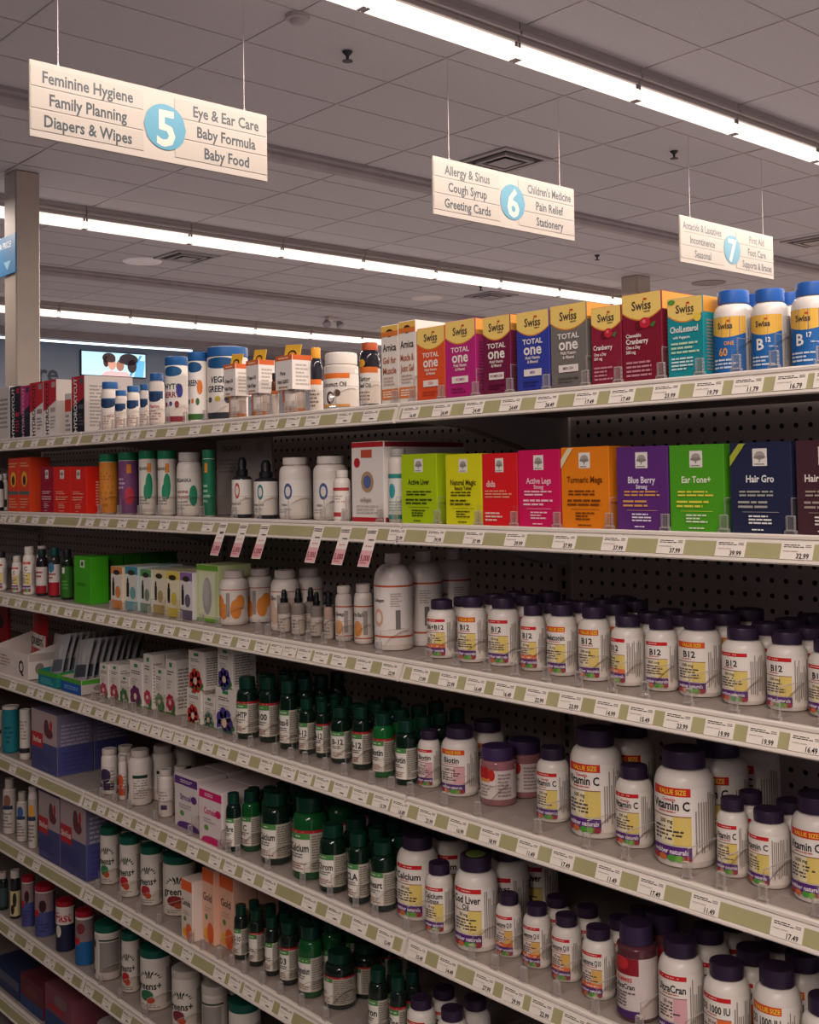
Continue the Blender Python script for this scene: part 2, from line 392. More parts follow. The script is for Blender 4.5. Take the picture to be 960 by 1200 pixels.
def make_herb(nm, wd, H, D, o):
    e = empty(nm, (0, 0, 0)); R = wd * .40; hw = wd / 2
    mb = MB(); mb.lathe([(0, 0), (R * .9, 0), (R, .003), (R, H * .52), (R * .9, H * .57), (R * .45, H * .64), (R * .45, H * .68), (0, H * .68)], mat('#b9aaa0', .08, coat=.5, key='clear_bottle'), 28); mb.build('bottle_body', e)
    mb = MB(); P = Print(mb, R, H, R=R + .0002); P.ops([('r', -1.1, .12, -.1, .34, '#e0642c'), ('l', -1., .15, -.2, .3, 4, '#f2d8c8'), ('r', .1, .12, 1.2, .3, '#cfc4bb'), ('bg', .03, .09, '#a8683c')]); mb.build('label', e, smooth=False)
    mb = MB(); z0, z1 = H * .36, H * .86; hd = R * 1.02
    for y0, y1 in ((-hd - .0012, -hd), (hd, hd + .0012)): mb.box(-hw, hw, y0, y1, z0, z1, '#efe7df')
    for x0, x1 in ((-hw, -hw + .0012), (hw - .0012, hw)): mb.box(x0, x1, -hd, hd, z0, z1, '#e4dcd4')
    mb.box(-hw, hw, -hd, hd, z1 - .001, z1, '#efe7df')
    P = Print(mb, hw, H, o=(0, -hd - .0012, 0)); P.rect(-hw, z1 - H * .075, hw, z1, '#de6a2c'); P.bars(-hw * .6, z1 - H * .06, hw * .6, z1 - H * .02, 1, '#f6ddc8'); design(P, D)
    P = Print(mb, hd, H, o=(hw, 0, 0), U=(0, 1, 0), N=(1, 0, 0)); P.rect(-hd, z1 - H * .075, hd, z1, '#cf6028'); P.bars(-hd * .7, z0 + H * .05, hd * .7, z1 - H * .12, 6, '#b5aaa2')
    mb.build('sleeve', e, smooth=False)
    mb = MB(); mb.box(-hw * .95, hw * .95, -.0006, .0006, 0, H * .2, '#efb93a', b=.0002)
    P = Print(mb, hw, H * .2, o=(0, -.0006, 0)); P.ell(0, H * .05, hw * .55, H * .07, '#4a2c1a'); P.ell(0, H * .045, hw * .38, H * .045, '#e8a030')
    fl = mb.build('hang_flap', e, smooth=False); fl.location = (0, -hd * .2, z1 - .004); fl.rotation_euler = (radians(-9), radians(4), 0)
    return e
def make_carton(nm, wd, H, d, D, o):
    mb = MB(); bc = o.get('bc', '#ccc'); b = .0007
    mb.box(-wd / 2, wd / 2, 0, d, 0, H, mat(bc, .45, key='carton'), b=b)
    P = Print(mb, wd / 2 - b, H, o=(0, 0, 0))
    if isinstance(D, list): P.ops([x if x[0] not in ('r',) else ('r', max(-1, x[1]), max(.006, x[2]), min(1, x[3]), min(.994, x[4]), x[5]) for x in D])
    else: design(P, D)
    S = Print(mb, d / 2 - b, H, o=(wd / 2, d / 2, 0), U=(0, 1, 0), N=(1, 0, 0)); q = d / 2
    if isinstance(D, tuple) and D[0] in 'SCT':
        S.rect(-q * .97, H * .8, q * .97, H * .993, '#e09a3a'); S.bars(-q * .8, H * .08, q * .75, H * .72, 16, '#a08a86' if D[0] != 'S' else D[3])
    elif isinstance(D, list) and o.get('sidebars'):
        dk = int(bc[1:3], 16) > 150
        S.bars(-q * .8, H * .1, q * .8, H * .85, 12, '#8f8781' if dk else '#9a94a8')
        if D and D[0][0] == 'r' and D[0][4] < .6 and D[0][1] == -1: S.rect(-q * .97, .002, q * .97, H * D[0][4], D[0][5]); S.bars(-q * .7, H * .05, q * .7, H * .4, 5, '#3f3a7c')
    elif isinstance(D, tuple): S.bars(-q * .3, H * .15, q * .6, H * .7, 9, D[5] if D[0][0] == 'N' else '#888')
    if o.get('cap2'):
        S.rect(-q * .97, H * .93, q * .97, H * .993, o['cap2']); S.rect(-q * .97, H * .006, q * .97, H * .06, o['cap2'])
        mb.box(-wd / 2 + .001, wd / 2 - .001, .001, d - .001, H, H + .0003, '#7a1c24')
    return mb.build(nm, None, smooth=False)
def make_tray(nm, wd, H, d, D, o):
    mb = MB(); m = mat(o.get('bc', '#ccc'), .6, key='card'); t = .0015; hb = H * 1.0
    mb.box(-wd / 2, wd / 2, 0, t, 0, H, m); mb.box(-wd / 2, wd / 2, d - t, d, 0, H * 1.5, m); mb.box(-wd / 2, wd / 2, t, d - t, 0, t, m)
    for x in (-wd / 2, wd / 2 - t):
        mb.add([(x, t, 0), (x + t, t, 0), (x, d - t, 0), (x + t, d - t, 0), (x, t, H), (x + t, t, H), (x, d - t, H * 1.5), (x + t, d - t, H * 1.5)], [(0, 2, 3, 1), (4, 5, 7, 6), (0, 1, 5, 4), (2, 6, 7, 3), (0, 4, 6, 2), (1, 3, 7, 5)], m)
    P = Print(mb, wd / 2, H, o=(0, 0, 0)); P.ops(D)
    S = Print(mb, d / 2, H, o=(wd / 2, d / 2, 0), U=(0, 1, 0), N=(1, 0, 0)); S.rect(-d * .49, H * .7, d * .49, H, D[0][5] if D[0][0] == 'r' else '#b8aaa4'); S.ell(-d * .25, H * .4, d * .1, H * .22, '#8a807a')
    return mb.build(nm, None, smooth=False)
def make_pouch(nm, wd, H, D, o, t=.016):
    mb = MB(); m = mat(o.get('bc', '#999'), .3, metal=.0, key='foil'); n = 8; vs = []; fs = []
    for sd in (-1, 1):
        for j in range(n + 1):
            for i in range(n + 1):
                u = i / n * 2 - 1; v = j / n
                th = t * .5 * max(0, 1 - abs(u) ** 2.2) * max(0, 1 - abs(v * 2 - 1) ** 3) + .0004
                wr = .0012 * sin(u * 9 + v * 5) * (1 - abs(v * 2 - 1) ** 4)
                vs.append((u * wd / 2 * (1 - .05 * (1 - abs(v * 2 - 1) ** 2)), sd * th + wr + t / 2, v * H))
    k = (n + 1) ** 2
    for j in range(n):
        for i in range(n):
            a = j * (n + 1) + i; q = (a, a + 1, a + n + 2, a + n + 1); fs.append(q); fs.append(tuple(x + k for x in q[::-1]))
    for j in range(n):
        for i in (0, n):
            a = j * (n + 1) + i; b = a + n + 1; fs.append((a, b, b + k, a + k) if i == 0 else (b, a, a + k, b + k))
    for i in range(n):
        for j in (0, n):
            a = j * (n + 1) + i; b = a + 1; fs.append((b, a, a + k, b + k) if j == 0 else (a, b, b + k, a + k))
    mb.add(vs, fs, m)
    def art(u0, v0, u1, v1, col):
        N = 6; pv = []
        for j in range(N + 1):
            for i in range(N + 1):
                u = u0 + (u1 - u0) * i / N; v = v0 + (v1 - v0) * j / N
                th = t * .5 * max(0, 1 - abs(u) ** 2.2) * max(0, 1 - abs(v * 2 - 1) ** 3) + .0004
                wr = .0012 * sin(u * 9 + v * 5) * (1 - abs(v * 2 - 1) ** 4)
                pv.append((u * wd / 2 * (1 - .05 * (1 - abs(v * 2 - 1) ** 2)), -th + wr + t / 2 - .0006, v * H))
        mb.add(pv, [(j * (N + 1) + i, j * (N + 1) + i + 1, (j + 1) * (N + 1) + i + 1, (j + 1) * (N + 1) + i) for j in range(N) for i in range(N)], mat(col, .35, key='foil'))
    for q in D:
        if q[0] == 'r': art(q[1], q[2], q[3], q[4], q[5])
        elif q[0] == 't':
            P = Print(mb, wd / 2, H, o=(0, t / 2 - t * .5 - .0022, 0)); P.text(q[1], q[2] * wd / 2, q[3] * H, q[4] * H * .8, q[5], q[6] * wd / 2)
    return mb.build(nm, None)

def copy_thing(o):
    c = o.copy(); C.objects.link(c)
    for ch in o.children:
        d = ch.copy(); C.objects.link(d); d.parent = c
    return c

Z={1: 1.6397, 2: 1.4342, 3: 1.2037, 4: 0.974, 5: 0.7449, 6: 0.5173, 7: 0.291, 8: 0.075}
ITEMS=[
(1, 'box', 'supplement_carton', -0.5544, 0.016, 1.6397, 0.1068, 0.1523, 0.06, 'pale grey carton at the far left of the top shelf', [('l', -0.8, 0.2, 0.8, 0.8, 7, '#8c8680')], {'bc': '#cdc5be', 'g': 'diet cartons'}),
(1, 'box', 'diet_carton', -0.4599, 0.016, 1.6397, 0.0698, 0.1481, 0.06, 'black diet carton with white slanted lettering', [('r', -1, 0, 1, 1, '#17181f'), ('p', [(-1, 0.45), (1, 0.62), (1, 1), (-1, 1)], '#1d2029'), ('v', 'HYDROXYCUT', -0.4, 0.5, 0.5, '#e8e4df', 0.95), ('r', 0.3, 0.86, 0.85, 0.96, '#b32a38'), ('r', 0.1, 0.42, 0.85, 0.5, '#b32a38'), ('l', 0.1, 0.12, 0.85, 0.36, 4, '#b32a38')], {'bc': '#1b1c24', 'g': 'diet cartons'}),
(1, 'box', 'diet_carton', -0.3918, 0.016, 1.6397, 0.0617, 0.1457, 0.06, 'black diet carton with magenta top corner', [('r', -1, 0, 1, 1, '#1b1a24'), ('p', [(-1, 0.45), (1, 0.62), (1, 1), (-1, 1)], '#b92d72'), ('v', 'HYDROXYCUT', -0.4, 0.5, 0.5, '#d9a9bd', 0.95), ('r', 0.3, 0.86, 0.85, 0.96, '#3a3342'), ('r', 0.1, 0.42, 0.85, 0.5, '#3a3342'), ('l', 0.1, 0.12, 0.85, 0.36, 4, '#3a3342')], {'bc': '#2a1c2a', 'g': 'diet cartons'}),
(1, 'box', 'diet_carton', -0.3148, 0.016, 1.6397, 0.0876, 0.1495, 0.06, 'red and white diet carton left of its twin', [('r', -1, 0, 1, 1, '#e9e0da'), ('p', [(-1, 0.45), (1, 0.62), (1, 1), (-1, 1)], '#c4202f'), ('v', 'HYDROXYCUT', -0.4, 0.5, 0.5, '#20181c', 0.95), ('r', 0.3, 0.86, 0.85, 0.96, '#a08a86'), ('r', 0.1, 0.42, 0.85, 0.5, '#a08a86'), ('l', 0.1, 0.12, 0.85, 0.36, 4, '#a08a86')], {'bc': '#b9b0aa', 'g': 'diet cartons'}),
(1, 'box', 'diet_carton', -0.2284, 0.016, 1.6397, 0.0807, 0.1489, 0.11, 'red and white diet carton right of its twin', [('r', -1, 0, 1, 1, '#e9e0da'), ('p', [(-1, 0.45), (1, 0.62), (1, 1), (-1, 1)], '#c4202f'), ('v', 'HYDROXYCUT', -0.4, 0.5, 0.5, '#20181c', 0.95), ('r', 0.3, 0.86, 0.85, 0.96, '#b7a49c'), ('r', 0.1, 0.42, 0.85, 0.5, '#b7a49c'), ('l', 0.1, 0.12, 0.85, 0.36, 4, '#b7a49c')], {'bc': '#b9b0aa', 'g': 'diet cartons'}),
(1, 'box', 'supplement_carton', -0.1168, 0.016, 1.6397, 0.0387, 0.106, 0.06, 'small red and white carton between two diet cartons', [('r', -1, 0.55, 1, 0.85, '#c8412f'), ('l', -0.8, 0.05, 0.8, 0.5, 4, '#8f8680')], {'bc': '#ddd4cd'}),
(1, 'box', 'diet_carton', -0.0582, 0.016, 1.6397, 0.074, 0.146, 0.135, 'black diet carton with red top by the small white bottles', [('r', -1, 0, 1, 1, '#17171f'), ('p', [(-1, 0.45), (1, 0.62), (1, 1), (-1, 1)], '#b5232f'), ('v', 'HYDROXYCUT', -0.4, 0.5, 0.5, '#e8e4df', 0.95), ('r', 0.3, 0.86, 0.85, 0.96, '#5a5560'), ('r', 0.1, 0.42, 0.85, 0.5, '#5a5560'), ('l', 0.1, 0.12, 0.85, 0.36, 4, '#5a5560')], {'bc': '#bdb4ae', 'g': 'diet cartons', 'sidebars': 1}),
(1, 'white', 'supplement_bottle', 0.0644, 0.022, 1.6397, 0.0441, 0.1234, 0.0441, 'white blue-capped bottle nearest the black diet carton', [('bg', 0.08, 0.66, '#ece4dc'), ('r', -1.3, 0.52, 1.3, 0.66, '#1b4a78'), ('e', 0, 0.55, 1.0, 0.09, '#12355c'), ('t', '', 0, 0.38, 0.075, '#b53', 1.5), ('l', -0.9, 0.12, 0.9, 0.32, 4, '#b07a70')], {'c': '#1f5c9a', 'cr': 0.9, 'g': 'white bottles with blue caps'}),
(1, 'white', 'supplement_bottle', 0.1358, 0.022, 1.6397, 0.0288, 0.0975, 0.0288, 'smallest white bottle with a blue cap', [('bg', 0.08, 0.66, '#ece4dc'), ('r', -1.3, 0.52, 1.3, 0.66, '#1b4a78'), ('e', 0, 0.55, 1.0, 0.09, '#12355c'), ('t', '', 0, 0.38, 0.075, '#444', 1.5), ('l', -0.9, 0.12, 0.9, 0.32, 4, '#b07a70')], {'c': '#1f5c9a', 'cr': 0.9, 'g': 'white bottles with blue caps'}),
(1, 'white', 'supplement_bottle', 0.1974, 0.022, 1.6397, 0.0303, 0.1035, 0.0303, 'squat blue-capped white bottle third from the left', [('bg', 0.08, 0.66, '#ece4dc'), ('r', -1.3, 0.52, 1.3, 0.66, '#1b4a78'), ('e', 0, 0.55, 1.0, 0.09, '#12355c'), ('t', '', 0, 0.38, 0.075, '#444', 1.5), ('l', -0.9, 0.12, 0.9, 0.32, 4, '#b07a70')], {'c': '#1f5c9a', 'cr': 0.95, 'g': 'white bottles with blue caps'}),
(1, 'white', 'supplement_bottle', 0.262, 0.022, 1.6397, 0.0198, 0.1031, 0.0198, 'narrow blue-capped white bottle beside the red-lettered one', [('bg', 0.08, 0.66, '#ece4dc'), ('r', -1.3, 0.52, 1.3, 0.66, '#1b4a78'), ('e', 0, 0.55, 1.0, 0.09, '#12355c'), ('t', '', 0, 0.38, 0.075, '#444', 1.5), ('l', -0.9, 0.12, 0.9, 0.32, 4, '#b07a70')], {'c': '#1f5c9a', 'cr': 0.95, 'g': 'white bottles with blue caps'}),
(1, 'white', 'supplement_bottle', 0.307, 0.022, 1.6397, 0.0353, 0.1255, 0.0353, 'taller white blue-capped bottle with red lettering', [('bg', 0.08, 0.66, '#ece4dc'), ('r', -1.3, 0.52, 1.3, 0.66, '#1b4a78'), ('e', 0, 0.55, 1.0, 0.09, '#12355c'), ('t', 'Vitamins', 0, 0.38, 0.075, '#c0392b', 1.5), ('l', -0.9, 0.12, 0.9, 0.32, 4, '#b07a70')], {'c': '#1f5c9a', 'cr': 0.85, 'g': 'white bottles with blue caps'}),
(1, 'can', 'powder_canister', 0.3845, 0.022, 1.6397, 0.0509, 0.1571, 0.0509, 'white canister with blue lid and red berry print', [('bg', 0.02, 0.86, '#ece5dd'), ('e', 0.0, 0.78, 0.95, 0.075, '#14507f'), ('t', 'PHYTO', -0.1, 0.56, 0.1, '#1d2a36', 1.8), ('t', 'BERRY', -0.1, 0.44, 0.1, '#8e2133', 1.8), ('e', -0.6, 0.3, 0.16, 0.035, '#8e2133'), ('e', -0.1, 0.31, 0.16, 0.035, '#3a3f8c'), ('e', 0.45, 0.3, 0.2, 0.05, '#8e2133'), ('e', 0.7, 0.5, 0.3, 0.1, '#3a3f8c'), ('r', -1.0, 0.05, 1.2, 0.13, '#8e2133')], {'c': '#1f5c9a', 'g': 'blue-lidded powder canisters'}),
(1, 'can', 'powder_canister', 0.4854, 0.022, 1.6397, 0.041, 0.1584, 0.041, 'white canister with blue lid and green leaf print', [('bg', 0.02, 0.86, '#ece5dd'), ('e', 0.0, 0.78, 0.95, 0.075, '#14507f'), ('t', 'GREENS', -0.1, 0.56, 0.1, '#1d2a36', 1.8), ('t', '', -0.1, 0.44, 0.1, '#3a6b2f', 1.8), ('e', -0.6, 0.3, 0.16, 0.035, '#3a6b2f'), ('e', -0.1, 0.31, 0.16, 0.035, '#d9772e'), ('e', 0.45, 0.3, 0.2, 0.05, '#3a6b2f'), ('e', 0.7, 0.5, 0.3, 0.1, '#d9772e'), ('r', -1.0, 0.05, 1.2, 0.13, '#3a6b2f')], {'c': '#1f5c9a', 'g': 'blue-lidded powder canisters'}),
(1, 'can', 'powder_canister', 0.5267, 0.05, 1.6397, 0.0887, 0.1673, 0.0887, 'widest white canister with blue lid', [('bg', 0.02, 0.86, '#ece5dd'), ('e', 0.0, 0.78, 0.95, 0.075, '#14507f'), ('t', 'VEGE', -0.1, 0.56, 0.1, '#1d2a36', 1.8), ('t', 'GREENS', -0.1, 0.44, 0.1, '#1d2a36', 1.8), ('e', -0.6, 0.3, 0.16, 0.035, '#1d2a36'), ('e', -0.1, 0.31, 0.16, 0.035, '#c8b43c'), ('e', 0.45, 0.3, 0.2, 0.05, '#1d2a36'), ('e', 0.7, 0.5, 0.3, 0.1, '#c8b43c'), ('r', -1.0, 0.05, 1.2, 0.13, '#1d2a36')], {'c': '#1f5c9a', 'g': 'blue-lidded powder canisters'}),
(1, 'herbbox', 'herbal_oil_bottle', 0.6591, 0.012, 1.6397, 0.045, 0.1344, 0.045, 'left oil bottle in white sleeve with yellow sun flap', [('t', 'Oregano Oil', -0.1, 0.6, 0.07, '#3a302c', 1.3), ('t', "Huile d'Origan", -0.1, 0.48, 0.07, '#3a302c', 1.3), ('l', -0.6, 0.33, 0.5, 0.42, 2, '#b0764e')], {'g': 'oil bottles with yellow sun flaps'}),
(1, 'herbbox', 'herbal_oil_bottle', 0.7444, 0.012, 1.6397, 0.0455, 0.1353, 0.0455, 'second oil bottle in white sleeve with yellow sun flap', [('t', 'Oregano Oil', -0.1, 0.6, 0.07, '#3a302c', 1.3), ('t', "Huile d'Origan", -0.1, 0.48, 0.07, '#3a302c', 1.3), ('l', -0.6, 0.33, 0.5, 0.42, 2, '#b0764e')], {'g': 'oil bottles with yellow sun flaps'}),
(1, 'glass', 'herbal_oil_bottle', 0.8042, 0.022, 1.6397, 0.0143, 0.0861, 0.0143, 'small dark bottle squeezed beside the vitamin E sleeve', [('bg', 0.05, 0.55, '#e8ddd0'), ('r', -1.3, 0.5, 1.3, 0.58, '#e07028')], {'c': '#23222c', 'bc': '#6b3a1c', 'cr': 0.8}),
(1, 'herbbox', 'herbal_oil_bottle', 0.8536, 0.012, 1.6397, 0.0564, 0.135, 0.0564, 'vitamin E bottle in white sleeve with yellow sun flap', [('t', 'Pure', -0.1, 0.6, 0.07, '#3a302c', 1.3), ('t', 'Vitamin E 28,000 IU', -0.1, 0.48, 0.07, '#3a302c', 1.3), ('l', -0.6, 0.33, 0.5, 0.42, 2, '#b0764e')], {'g': 'oil bottles with yellow sun flaps'}),
(1, 'glass', 'herbal_oil_bottle', 0.8823, 0.06, 1.6397, 0.0265, 0.1321, 0.0265, 'dark oil bottle with orange collar behind the vitamin E sleeve', [('bg', 0.05, 0.5, '#eae2d8'), ('r', -1.3, 0.44, 1.3, 0.52, '#e07028'), ('l', -0.8, 0.1, 0.8, 0.38, 5, '#6a5a50')], {'c': '#e9a52e', 'bc': '#2a2830', 'cr': 0.7}),
(1, 'jar', 'coconut_oil_jar', 0.9866, 0.022, 1.6397, 0.0653, 0.1099, 0.0653, 'clear jar of coconut oil with a white lid', [('bg', 0.07, 0.62, '#eee6dc'), ('r', -1.3, 0.55, 0.9, 0.64, '#e2762c'), ('t', 'Coconut Oil', -0.15, 0.45, 0.1, '#3a302c', 1.7), ('e', -0.3, 0.22, 0.28, 0.11, '#4a2d20'), ('e', -0.25, 0.22, 0.18, 0.07, '#efe8e0'), ('e', 0.15, 0.3, 0.2, 0.06, '#5a3827'), ('r', -1.2, 0.07, 0.9, 0.11, '#e2a04c')], {'c': '#e6ddd3', 'bc': '#d9cfc4', 'cr': 0.94, 'ch': 0.2}),
(1, 'glass', 'herbal_oil_bottle', 1.0892, 0.022, 1.6397, 0.0374, 0.119, 0.0374, 'dark bottle with rust cap beside the coconut oil jar', [('bg', 0.06, 0.6, '#efe7dd'), ('r', -1.3, 0.53, 1.3, 0.62, '#e2762c'), ('t', 'Castor', -0.2, 0.44, 0.08, '#3a302c', 1.4), ('t', 'Seed Oil', -0.2, 0.34, 0.08, '#3a302c', 1.4), ('l', -0.9, 0.1, 0.4, 0.26, 3, '#a0764e'), ('e', -0.4, 0.68, 0.4, 0.06, '#e9a52e')], {'c': '#b5532c', 'bc': '#25242c', 'cr': 0.8, 'ch': 0.12}),
(1, 'box', 'arnica_carton', 1.1739, 0.016, 1.6397, 0.0459, 0.1401, 0.06, 'white and orange arnica carton on the left', [('r', -1, 0.9, 1, 1, '#efc25a'), ('e', 0, 0.9, 0.45, 0.05, '#3a2a20'), ('r', -1, 0.86, 1, 0.92, '#df7a34'), ('t', 'Arnica', 0, 0.72, 0.11, '#4a3a34', 1.6), ('t', 'Gel for', 0, 0.56, 0.1, '#b5694a', 1.6), ('t', 'Muscle', 0, 0.43, 0.1, '#b5694a', 1.6), ('r', -1, 0.07, 1, 0.2, '#e08040'), ('l', -0.8, 0.09, 0.8, 0.18, 3, '#f3e7d8'), ('l', -0.7, 0.24, 0.7, 0.36, 3, '#c9b0a0')], {'bc': '#efe5da', 'g': 'white and orange arnica cartons'}),
(1, 'box', 'arnica_carton', 1.2203, 0.016, 1.6397, 0.0441, 0.1423, 0.075, 'white and orange arnica carton on the right', [('r', -1, 0.9, 1, 1, '#efc25a'), ('e', 0, 0.9, 0.45, 0.05, '#3a2a20'), ('r', -1, 0.86, 1, 0.92, '#df7a34'), ('t', 'Arnica', 0, 0.72, 0.11, '#4a3a34', 1.6), ('t', 'Muscle &', 0, 0.56, 0.1, '#b5694a', 1.6), ('t', 'Joint Gel', 0, 0.43, 0.1, '#b5694a', 1.6), ('r', -1, 0.07, 1, 0.2, '#e08040'), ('l', -0.8, 0.09, 0.8, 0.18, 3, '#f3e7d8'), ('l', -0.7, 0.24, 0.7, 0.36, 3, '#c9b0a0')], {'bc': '#efe5da', 'g': 'white and orange arnica cartons'}),
(1, 'box', 'multivitamin_carton', 1.2799, 0.016, 1.6397, 0.0687, 0.1254, 0.06, 'orange multivitamin carton with yellow arch', ('S', '#e2552a', 'TEEN', '#b84020'), {'bc': '#e2552a', 'g': 'multivitamin cartons with yellow arches'}),
(1, 'box', 'multivitamin_carton', 1.3509, 0.016, 1.6397, 0.0709, 0.1287, 0.075, 'magenta multivitamin carton with yellow arch', ('S', '#bb2779', 'WOMEN', '#8d1d5c'), {'bc': '#bb2779', 'g': 'multivitamin cartons with yellow arches'}),
(1, 'box', 'multivitamin_carton', 1.4332, 0.016, 1.6397, 0.0606, 0.126, 0.06, 'plum multivitamin carton with yellow arch', ('S', '#74183f', 'WOMEN 50+', '#541030'), {'bc': '#74183f', 'g': 'multivitamin cartons with yellow arches'}),
(1, 'box', 'multivitamin_carton', 1.5101, 0.016, 1.6397, 0.0671, 0.1247, 0.06, 'blue multivitamin carton with yellow arch', ('S', '#3540a0', 'MEN', '#262f78'), {'bc': '#3540a0', 'g': 'multivitamin cartons with yellow arches'}),
(1, 'box', 'multivitamin_carton', 1.5812, 0.016, 1.6397, 0.0697, 0.1262, 0.075, 'grey multivitamin carton with yellow arch', ('S', '#76706a', 'MEN 50+', '#5a5550'), {'bc': '#76706a', 'g': 'multivitamin cartons with yellow arches'}),
(1, 'box', 'cranberry_carton', 1.6514, 0.016, 1.6397, 0.0546, 0.1137, 0.06, 'small dark red cranberry carton', ('C', 'Cranberry', 'One a Day', '#8c1f38', 0), {'bc': '#8c1f38', 'g': 'multivitamin cartons with yellow arches'}),
(1, 'box', 'cranberry_carton', 1.7143, 0.016, 1.6397, 0.0675, 0.125, 0.11, 'large dark red chewable cranberry carton', ('C', 'Chewable', 'Cranberry', '#84182f', 1), {'bc': '#84182f', 'g': 'multivitamin cartons with yellow arches'}),
(1, 'box', 'cholesterol_carton', 1.7856, 0.016, 1.6397, 0.0568, 0.1096, 0.07, 'teal cholesterol carton with yellow arch', ('T',), {'bc': '#1a8e98', 'g': 'multivitamin cartons with yellow arches'}),
(1, 'pill', 'vitamin_bottle', 1.84, 0.022, 1.6397, 0.0525, 0.1132, 0.0525, 'white bottle with blue cap right of the teal carton', ('B', '60', 'ONE'), {'c': '#2a62b5', 'cr': 0.78, 'n': 1, 'g': 'white bottles with bright blue caps'}),
(1, 'pill', 'vitamin_bottle', 1.8951, 0.022, 1.6397, 0.0471, 0.1076, 0.0471, 'white B12 bottle with blue cap, middle of three', ('B', 'B', '12'), {'c': '#2a62b5', 'cr': 0.78, 'n': 1, 'g': 'white bottles with bright blue caps'}),
(1, 'pill', 'vitamin_bottle', 1.9531, 0.022, 1.6397, 0.0531, 0.1084, 0.0531, 'white blue-capped bottle at the right end of top shelf', ('B', 'B', '17'), {'c': '#2a62b5', 'cr': 0.78, 'n': 1, 'g': 'white bottles with bright blue caps'}),
(2, 'glass', 'supplement_jar', -0.6219, 0.022, 1.4342, 0.0247, 0.1068, 0.0247, 'small dark jar at the left frame edge', [('bg', 0.1, 0.6, '#d8d2cc')], {'c': '#e2dcd4', 'bc': '#23222a'}),
(2, 'pill', 'supplement_jar', -0.629, 0.045, 1.4342, 0.0174, 0.1091, 0.0174, 'little white jar beside the flame cartons', [('bg', 0.1, 0.5, '#d9d2c8'), ('r', -1, 0.1, 1, 0.3, '#3a382f')], {'c': '#ddd'}),
(2, 'box', 'supplement_carton', -0.4748, 0.016, 1.4342, 0.0737, 0.151, 0.06, 'left orange carton with yellow flame drop', [('r', -1, 0.32, 1, 0.38, '#4a6a68'), ('e', 0, 0.6, 0.55, 0.14, '#f0b23c'), ('e', 0, 0.58, 0.3, 0.09, '#4a2a1c'), ('l', -0.8, 0.82, 0.8, 0.92, 2, '#f2a878'), ('l', -0.8, 0.06, 0.8, 0.26, 4, '#f29a78')], {'bc': '#dc4420', 'g': 'orange flame cartons'}),
(2, 'box', 'supplement_carton', -0.398, 0.016, 1.4342, 0.0717, 0.1516, 0.06, 'right orange carton with yellow flame drop', [('r', -1, 0.32, 1, 0.38, '#4a6a68'), ('e', 0, 0.6, 0.55, 0.14, '#f0b23c'), ('e', 0, 0.58, 0.3, 0.09, '#4a2a1c'), ('l', -0.8, 0.82, 0.8, 0.92, 2, '#f2a878'), ('l', -0.8, 0.06, 0.8, 0.26, 4, '#f29a78')], {'bc': '#dc4420', 'g': 'orange flame cartons'}),
(2, 'can', 'powder_canister', -0.5175, 0.085, 1.4342, 0.0281, 0.142, 0.0281, 'dark red tub with white lid', [('bg', 0.02, 0.84, '#7a1228'), ('t', 'oli', 0, 0.55, 0.14, '#e8dcd4', 1.2), ('l', -0.8, 0.1, 0.8, 0.3, 3, '#c08a90')], {'c': '#ddd5cd', 'bc': '#7a1228'}),
(2, 'box', 'herbal_carton', -0.2501, 0.016, 1.4342, 0.0814, 0.1228, 0.06, 'crimson carton with small white tree square', ('N', '', '', '#e8b4b4', None, '#e8b4b4'), {'bc': '#9c1430', 'g': 'tree emblem cartons'}),
(2, 'box', 'herbal_carton', -0.156, 0.016, 1.4342, 0.1015, 0.1212, 0.06, 'vermilion carton with tree square, left of two', ('N', '', '', '#f2a890', None, '#f2a890'), {'bc': '#e2281a', 'g': 'tree emblem cartons'}),
(2, 'box', 'herbal_carton', -0.0589, 0.016, 1.4342, 0.0887, 0.1195, 0.075, 'vermilion carton with tree square, right of two', ('N', '', '', '#f2a890', None, '#f2a890'), {'bc': '#e2281a', 'g': 'tree emblem cartons'}),
(2, 'can', 'powder_canister', 0.0521, 0.022, 1.4342, 0.0454, 0.1494, 0.0454, 'orange collagen canister with green lid', [('bg', 0.02, 0.86, '#d98a32'), ('l', -0.9, 0.55, 0.9, 0.7, 3, '#5a3a1c'), ('l', -0.9, 0.1, 0.9, 0.5, 4, '#b06a20')], {'c': '#1d7a52', 'g': 'green-lidded collagen canisters'}),
(2, 'can', 'powder_canister', 0.154, 0.022, 1.4342, 0.0474, 0.1509, 0.0474, 'purple collagen canister with green lid', [('bg', 0.02, 0.86, '#7c4a78'), ('r', 0.25, 0.66, 0.7, 0.8, '#e08a2c'), ('e', 0.5, 0.3, 0.5, 0.14, '#c23a4a'), ('l', -0.9, 0.4, 0.3, 0.6, 3, '#c9a8c0')], {'c': '#1d7a52', 'g': 'green-lidded collagen canisters'}),
(2, 'can', 'powder_canister', 0.2565, 0.022, 1.4342, 0.0425, 0.1521, 0.0425, 'white collagen canister with green lid, left of two', [('bg', 0.02, 0.86, '#ded8ce'), ('r', 0.25, 0.66, 0.7, 0.8, '#e08a2c'), ('e', 0.45, 0.45, 0.4, 0.2, '#1d8a62'), ('e', 0.1, 0.36, 0.25, 0.12, '#1d8a62'), ('t', 'ORGANIKA', -0.2, 0.72, 0.06, '#5a5a55', 1.2), ('l', -0.9, 0.16, 0.5, 0.3, 3, '#9a938b'), ('r', -0.9, 0.05, 1.0, 0.1, '#c9c0b6')], {'c': '#1d7a52', 'g': 'green-lidded collagen canisters'}),
